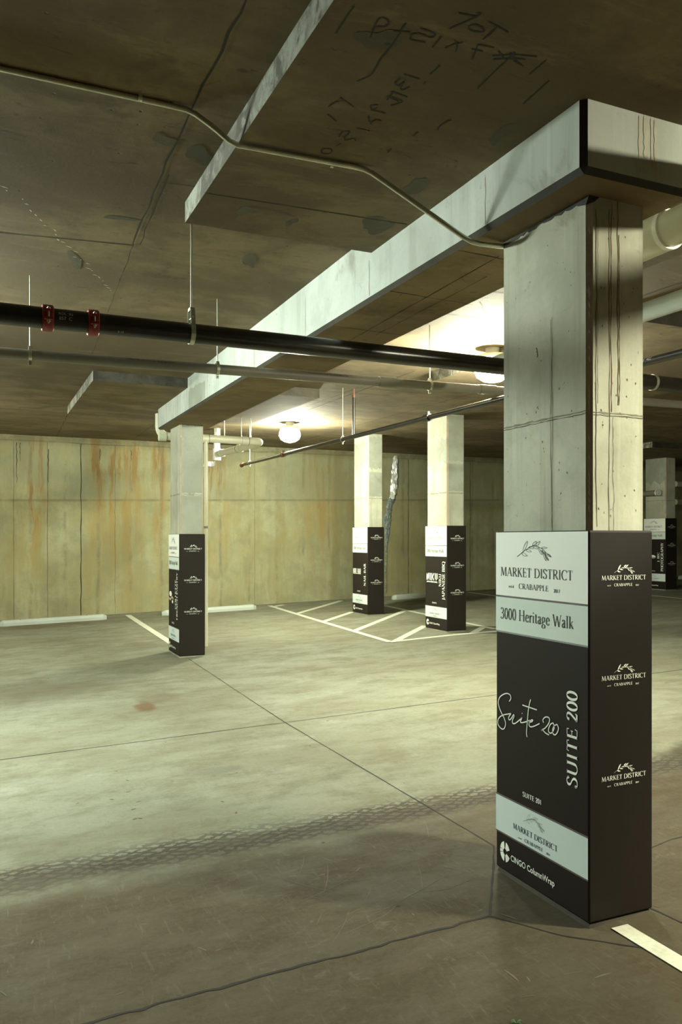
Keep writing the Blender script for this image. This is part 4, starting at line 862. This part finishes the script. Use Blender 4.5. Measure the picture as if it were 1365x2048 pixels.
    mb.add([p2(.119+v[0]/mx*.310, -1.510+v[1]*.95) for v in vs], fs, 'inkw'); child_of(root, mb, 'maker_lettering', 'white maker name')
    # three small badges on the face that looks at the viewer
    f2 = F_(.0026)
    for b in (-.202, -.608, -1.015):
        mb = MB(); logo(mb, f2, .183, b-.012, .46, 'inkw', True); name_block(mb, f2, .180, b, .468, 'inkw', 1.25); child_of(root, mb, 'badge', 'small white olive branch badge')
    return root
def vline(body, t0, t1, base, cap, mb, place, bold=1.15):
    # text that climbs: x along the letter line is height, y is toward the far edge
    pl = lambda a, b: place(base-(b), -a) if False else place(base-b, -(t0-(a-t0))) 
    serif(body, t0, t0+(t0-t1), 0.0, cap, lambda a, b: place(base-b, -(2*t0-a)), mb, 'inkw', bold)
def small(mb, p, body='SUITE 201'): serif(body, .209, .343, -1.189, .021, p, mb, 'inkw', 1.5)
def s_main(mb, p):
    for k_, pts in SUITE.items(): pen([(s, -t) for s, t in pts], .0052, p, mb, 'inkw', 5)
    mb.flush('script_lettering')
    vline('SUITE 200', 1.055, .660, .572, .064, mb, p); mb.flush(); small(mb, p)
def s_left(mb, p):
    vline('FRENCH PASTRY', 1.12, .47+.03, .545, .060, mb, p, 1.5); mb.flush(); vline('COLLETTE', .985, .60, .455, .060, mb, p, 1.4); mb.flush()
    for cx, cy, rx, ry, mt in ((.13, -.80, .075, .035, 'inkw'), (.25, -.90, .04, .022, 'inkw')):
        mb.add([p(cx+rx*math.cos(a), cy+ry*math.sin(a)) for a in [2*math.pi*i/20 for i in range(20)]], [tuple(range(20))], mt)
    pen([(.03, -.86), (.12, -.875), (.22, -.84), (.30, -.865)], .03, p, mb, 'gold')
    mb.flush('tenant_mark'); small(mb, p, 'SUITE')
def s_nail(mb, p):
    x = .035
    for w in (.030, .030, .012, .024, None, .030, .030, .030):     # tall block capitals
        if w is None: x += .022; continue
        x += w+.012
    def blk(quads): 
        for q in quads: mb.add([p(a, b) for a, b in q], [tuple(range(4))], 'inkw')
    def bar(x0, x1, t0, t1): blk([[(x0, -t1), (x1, -t1), (x1, -t0), (x0, -t0)]])
    T0, T1, b = .76, .865, .014
    x = .03
    def N(x): bar(x, x+b, T0, T1); bar(x+.032, x+.032+b, T0, T1); blk([[(x, -T0), (x+b, -T0), (x+.046, -T1), (x+.032, -T1)]]); return x+.054
    def A(x): bar(x, x+b, T0, T1); bar(x+.028, x+.028+b, T0, T1); bar(x, x+.042, T0, T0+.018); bar(x, x+.042, .815, .828); return x+.050
    def I(x): bar(x, x+b, T0, T1); return x+.022
    def L(x): bar(x, x+b, T0, T1); bar(x, x+.034, T1-.018, T1); return x+.042
    def B(x): A(x); bar(x, x+.040, T1-.018, T1); return x+.050
    def Rr(x): bar(x, x+b, T0, T1); bar(x, x+.040, T0, T0+.018); bar(x, x+.040, .812, .828); bar(x+.028, x+.042, T0, .828); bar(x+.028, x+.042, .835, T1); return x+.050
    x = N(x); x = A(x); x = I(x); x = L(x); x += .02; x = B(x); x = A(x); x = Rr(x)
    mb.flush('block_lettering')
    vline('NAIL BAR', 1.075, .665, .565, .078, mb, p, 1.4); mb.flush(); small(mb, p, 'SUITE')
def s_niku(mb, p):
    def bar(x0, x1, t0, t1): mb.add([p(x0, -t1), p(x1, -t1), p(x1, -t0), p(x0, -t0)], [(0, 1, 2, 3)], 'inkw')
    def dia(x0, x1, t0, t1, b): mb.add([p(x0, -t0), p(x0+b, -t0), p(x1+b, -t1), p(x1, -t1)], [(0, 1, 2, 3)], 'inkw')
    T0, T1, b = .725, .835, .028
    bar(.04, .04+b, T0, T1); bar(.092, .092+b, T0, T1); dia(.04, .092, T0, T1, b)
    bar(.138, .138+b, T0, T1)
    bar(.184, .184+b, T0, T1); dia(.205, .248, .78, T1, b); dia(.248, .205, T0, .785, b)
    bar(.290, .290+b, T0, T1); bar(.340, .340+b, T0, T1); bar(.290, .368, T1-.022, T1)
    vs, fs = text_mesh('JAPANESE BBQ', .03, .002); mx = max(v[0] for v in vs); mb.add([p(.045+v[0]/mx*.32, -.868+v[1]*.85) for v in vs], fs, 'inkw')
    mb.flush('block_lettering')
    vline('NIKU', .925, .73, .475, .070, mb, p, 1.4); mb.flush(); vline('JAPANESE BBQ', 1.115, .540, .580, .078, mb, p, 1.4); mb.flush(); small(mb, p, 'SUITE')
def s_far(mb, p):
    k = 16; mb.add([p(.27+.085*math.cos(math.pi*i/k), -.87+.05*math.sin(math.pi*i/k)) for i in range(k+1)], [tuple(range(k+1))], 'inkw')
    serif('J. BEC', .20, .35, -.895, .018, p, mb, 'inkw', 1.5)
    mb.flush('tenant_mark')
    vline('J. BEC', .97, .76, .46, .060, mb, p, 1.4); mb.flush(); vline('PHOTOGRAPHY', 1.18, .545, .575, .072, mb, p, 1.4); mb.flush(); small(mb, p, 'SUITE')
wrap('main', 'large near column wrap printed Suite 200 in script, white panels above and below', s_main, None)
wrap('left', 'leftmost column wrap, printed French Pastry, below the far end of the pale beam', s_left, None)
wrap('nail', 'column wrap printed Nail Bar, standing inside the painted hatching', s_nail, None)
wrap('niku', 'column wrap printed Niku Japanese BBQ, nearer the viewer than the nail bar one', s_niku, None)
wrap('far', 'distant column wrap printed Photography at the right edge of the view', s_far, None)
# ------------------------------------------------------------------ wheel stops
def wheel_stop(x0, x1, y, label):
    z0 = min(floor_z(x0, y), floor_z(x1, y)); root = thing('wheel_stop', ((x0+x1)/2, y, (floor_z(x0, y)+floor_z(x1, y))/2), label, 'wheel stop', 'wheel stops along the back wall')
    mb = MB(); sec = [(-.075, 0), (-.075, .05), (-.055, .095), (.055, .095), (.075, .05), (.075, 0)]; rows = []
    for x, k in ((x0, .45), (x0+.07, 1), (x0+.9, 1), (x1-.9, 1), (x1-.07, 1), (x1, .45)):
        rows.append([(x, y+a*(k if k < 1 else 1), floor_z(x, y)-.004+b*(1.05 if k == 1 else .75)) for a, b in sec])
    mb.rings(rows, 'stop', True, True, False); child_of(root, mb, 'block')
    for px in (x0+.35, x1-.35):
        b2 = MB(); zz = floor_z(px, y)+.095; b2.tube([(px, y, zz-.01), (px, y, zz+.006)], .012, 'rust', 8); child_of(root, b2, 'pin')
    return root
wheel_stop(0.28, 2.12, 15.42, 'long white wheel stop on the far left of the back wall')
wheel_stop(3.14, 5.02, 15.42, 'white wheel stop half hidden behind the leftmost wrapped column')
wheel_stop(8.12, 9.95, 15.45, 'white wheel stop between the nail bar and Japanese barbecue columns')
wheel_stop(16.55, 18.4, 15.5, 'wheel stop seen beside the distant column at the right edge')
# ------------------------------------------------------------------ painted lines
def painted(name, segs, label, group='painted floor lines', w=.10):
    mb = MB()
    for a, b in segs:
        a, b = (Vector((*q, 0)) for q in (a, b)); n = max(2, int((b-a).length/.5)); pts = [a.lerp(b, i/n) for i in range(n+1)]
        mb.strip([Vector((p.x, p.y, floor_z(p.x, p.y)+.003)) for p in pts], w, 'line')
    o = mb.build(name); return tag(o, label, 'painted line', group)
F = lambda u, v: tuple(at_floor(u, v)[:2])
lt = (5.46, 15.85); nr = (5.22, 10.0)
hs = [(lt, nr), (F(770.8, 1211.6), F(991, 1258.3)), (F(567, 1209.8), F(545, 1214)), (F(683, 1201.6), F(595, 1227.3)), (F(705.5, 1224), F(647.6, 1243.4)), (F(812, 1221), F(709, 1262)),
      (F(851, 1251.6), F(791, 1282.6)), (nr, F(907, 1270)), (F(907, 1270), F(1003, 1262)), (F(967, 1254.6), F(945, 1267))]
painted('no_parking_hatching', hs, 'white painted zigzag hatching on the floor around the two middle columns', w=.11)
painted('parking_line', [((2.58, 15.86), (2.52, 11.15))], 'white stall line running from the back wall to the leftmost wrapped column', w=.11)
painted('parking_line', [((2.345, 2.50), (2.36, -1.5))], 'worn white line starting at the foot of the big near column', w=.085)
painted('parking_line', [(F(935, 1184.4), F(991, 1192)), (F(991, 1192), (10.2, 11.0))], 'white stall line on the floor right of the Japanese barbecue column', w=.11)
painted('parking_line', [((12.95, 15.8), (12.60, 11.0))], 'white stall line crossing the floor near the distant right column', w=.11)
# ------------------------------------------------------------------ plastic drain pipes behind the left column
Y1 = 11.32; zA = 3.085
root = thing('drain_pipe', (2.6, Y1, zA), 'cream plastic drain pipe passing behind the leftmost column and turning back toward the wall', 'pipe')
def bend(pts, r=.12, n=6):
    out = [Vector(pts[0])]
    for a, b, c_ in zip(pts[:-2], pts[1:-1], pts[2:]):
        a, b, c_ = Vector(a), Vector(b), Vector(c_); p = b+(a-b).normalized()*min(r, (a-b).length*.45); q = b+(c_-b).normalized()*min(r, (c_-b).length*.45)
        for i in range(n+1): t = i/n; out.append(p*(1-t)**2+b*2*t*(1-t)+q*t*t)
    out.append(Vector(pts[-1])); return out
xl_ = at_y(316, 850, Y1).x+.02; xr_ = at_y(524, 884, Y1).x; q3 = at_y(434, 909, 13.6)
mb = MB(); mb.tube(bend([(xl_, Y1, 3.40), (xl_, Y1, zA+.01), (xr_-.05, Y1, zA), (xr_+.03, Y1+.2, zA+.005), (q3.x, q3.y, q3.z)], .13), .057, 'pvc', 20); child_of(root, mb, 'pipe')
mb = MB()
for u in (325, 410, 490): 
    x = at_y(u, 882, Y1).x; mb = MB(); mb.tube([(x-.05, Y1, zA), (x+.05, Y1, zA)], .064, 'pvc', 20); mb.tube([(x+.05, Y1, zA), (x+.058, Y1, zA)], .066, 'clamp', 20); child_of(root, mb, 'coupling')
e0, e1 = Vector((xr_+.03, Y1+.2, zA+.005)), q3
for t in (.42, .86):
    c0 = e0.lerp(e1, t); dd = (e1-e0).normalized(); mb = MB(); mb.tube([c0-dd*.07, c0+dd*.07], .064, 'pvc', 20); mb.tube([c0+dd*.07, c0+dd*.085], .066, 'clamp', 20); child_of(root, mb, 'coupling')
mb = MB(); mb.tube([(q3.x, q3.y, q3.z-.10), (q3.x, q3.y, q3.z+.10)], .072, 'pvcring', 18); mb.tube([(q3.x, q3.y, q3.z+.10), (q3.x, q3.y, high_z(q3.y)-.13)], .056, 'pvcring', 18); mb.tube([(q3.x, q3.y, high_z(q3.y)-.14), (q3.x, q3.y, high_z(q3.y)-.001)], .066, 'zinc', 18); child_of(root, mb, 'riser', 'bright white riser with a steel collar')
for u, lb in ((449, 'left of the three'), (483, 'in the middle'), (502, 'nearest the bright lamp')):
    x = at_y(u, 850, Y1).x; rt = thing('hanger_rod', (x, Y1, high_z(Y1)), 'thin hanger rod above the cream drain pipe, '+lb, 'hanger rod', 'rods above the cream drain pipe'); mb = MB(); mb.tube([(x, Y1, high_z(Y1)+.01), (x, Y1, zA+.058)], .006, 'zinc', 8); child_of(rt, mb, 'rod')
xd = 2.2216+.6; dpx = at_y(412, 930, 11.12).x
root = thing('downpipe', (dpx, 11.12, floor_z(dpx, 11.12)), 'narrow cream downpipe behind the right edge of the leftmost column', 'pipe')
mb = MB(); mb.tube([(dpx, 11.12, floor_z(dpx, 11.12)), (dpx, 11.12, 3.02)], .028, 'pvc', 14); child_of(root, mb, 'pipe'); mb = MB(); mb.tube([(dpx, 11.12, 1.80), (dpx, 11.12, 1.83)], .032, 'clamp', 14); child_of(root, mb, 'clamp')
# ------------------------------------------------------------------ plastic pipes at the right
root = thing('large_drain_pipe', (2.93, 2.8, 3.07), 'large cream plastic pipe with a white ring at the right edge beside the near column', 'pipe')
c0 = at_x(1330, 463, 2.93)
mb = MB(); mb.tube([(2.93, 3.02, c0.z), (2.93, 2.2, c0.z), (2.93, -4.8, c0.z)], .083, 'pvc', 28); child_of(root, mb, 'pipe')
mb = MB(); mb.tube([(2.93, 2.82, c0.z), (2.93, 3.22, c0.z)], .092, 'pvc', 28); mb.tube([(2.93, 3.20, c0.z), (2.89, 3.30, c0.z-.06), (2.80, 3.38, c0.z-.22), (2.78, 3.40, c0.z-.30)], [.090, .085, .062, .055], 'pvc', 24); child_of(root, mb, 'elbow')
mb = MB(); mb.tube([(2.93, 2.795, c0.z), (2.93, 2.82, c0.z)], .0945, 'pvcring', 28); child_of(root, mb, 'ring', 'bright white ring')
c1 = at_x(1327, 612, 3.66)
root = thing('pale_drain_pipe', (3.66, 3.5, c1.z), 'pale bluish plastic pipe below the large cream one at the right edge', 'pipe')
mb = MB(); mb.tube([(3.66, 5.3, c1.z), (3.66, 2, c1.z), (3.66, -4.8, c1.z)], .057, 'pvc2', 24); child_of(root, mb, 'pipe')
# ------------------------------------------------------------------ small fittings
STRIP_ = [(3.541, 8.535, 8.618), (3.394, 8.521, 8.649), (3.303, 8.515, 8.659), (3.193, 8.505, 8.659), (3.065, 8.49, 8.649), (2.936, 8.478, 8.639), (2.845, 8.47, 8.649), (2.717, 8.463, 8.639), (2.625, 8.453, 8.587), (2.496, 8.392, 8.577), (2.387, 8.361, 8.515), (2.259, 8.361, 8.498), (2.113, 8.279, 8.498), (2.022, 8.289, 8.478), (1.84, 8.32, 8.463), (1.658, 8.326, 8.422), (1.476, 8.33, 8.381), (1.112, 8.326, 8.367), (0.748, 8.33, 8.361), (0.384, 8.33, 8.371)]
mb = MB(); nseg = 7
def strip_rows(rows, mat, dep, amp):
    vs = []; k = 0
    for (za, a0, a1), (zb, b0, b1) in zip(rows[:-1], rows[1:]):
        m = max(2, int((za-zb)/.045))
        for i in range(m):
            t = i/m; z = za+(zb-za)*t; l = a0+(b0-a0)*t+R.uniform(-.012, .012); r_ = a1+(b1-a1)*t+R.uniform(-.012, .012)
            for j in range(nseg+1):
                s = j/nseg; vs.append((l+(r_-l)*s, WALL-.004-dep*math.sin(math.pi*s)-(R.uniform(0, amp) if 0 < j < nseg else 0), z+R.uniform(-.012, .012))); 
            k += 1
    mb.add(vs, [(i*(nseg+1)+j, i*(nseg+1)+j+1, (i+1)*(nseg+1)+j+1, (i+1)*(nseg+1)+j) for i in range(k-1) for j in range(nseg)], mat)
strip_rows(STRIP_[:10], 'foil', .035, .05)
root = thing('silver_wall_patch', (8.4, WALL, .4), 'crumpled silvery foil streak tapering down the back wall beside the nail bar column', 'wall patch')
child_of(root, mb, 'foil', 'shiny upper foil'); mb = MB(); strip_rows(STRIP_[8:], 'sealant', .012, .015); child_of(root, mb, 'sealant', 'dull blue grey lower part')
mb = MB(); p0 = at_y(420, 930, WALL-.02); nseg = 5
strip_rows([(p0.z+.08, p0.x-.12, p0.x+.12), (p0.z-.08, p0.x-.14, p0.x+.10)], 'foil', .03, .04)
root = thing('silver_foil_scrap', (p0.x, WALL, p0.z), 'small silvery foil scrap on the back wall right of the leftmost column', 'wall patch'); child_of(root, mb, 'foil')
# short grey tube on the distant column, dark niche and two pale pipes behind it
fx, fy = COLS['far']; q = at_x(1302, 987, fx)
root = thing('wall_tube', (fx, q.y, q.z), 'short grey tube with a white end on the distant right column', 'tube')
mb = MB(); mb.tube([(fx-.08, fy+.95, q.z), (fx-.08, fy+.18, q.z)], .06, 'greypipe', 16); child_of(root, mb, 'tube'); mb = MB(); mb.tube([(fx-.08, fy+.18, q.z), (fx-.08, fy+.10, q.z)], .064, 'pvcring', 16); mb.tube([(fx-.08, fy+.14, q.z), (fx-.08, fy+.12, q.z)], .066, 'print', 16); child_of(root, mb, 'cap', 'white end cap with a black band')
for v, lb in ((968, 'upper'), (1004, 'lower')):
    p0 = at_y(1352, v, 15.6); root = thing('wall_pipe', (p0.x, 15.6, p0.z), lb+' of two pale horizontal pipes on the back wall at the right edge', 'pipe'); mb = MB(); mb.tube([(p0.x, 15.6, p0.z), (p0.x+4, 15.6, p0.z)], .075, 'pvc', 16); child_of(root, mb, 'pipe')
    for xx in (p0.x+.5, p0.x+2.5):
        b2 = MB(); b2.box((xx-.03, 15.6, p0.z-.02), (xx+.03, WALL+.01, p0.z+.02), 'clamp'); child_of(root, b2, 'bracket')
q = at_floor(1033, 2047)
root = thing('weed_sprig', (q.x, q.y, q.z), 'tiny green weed on the floor at the bottom edge of the view', 'weed'); mb = MB()
for i in range(7):
    a = R.uniform(0, 6.28); l = R.uniform(.012, .024); d = Vector((math.cos(a), math.sin(a), 0)); mb.strip([q+Vector((0, 0, .001)), q+d*l*.6+Vector((0, 0, .010)), q+d*l+Vector((0, 0, .006))], [.002, .005, .001], 'grass')
child_of(root, mb, 'leaves')
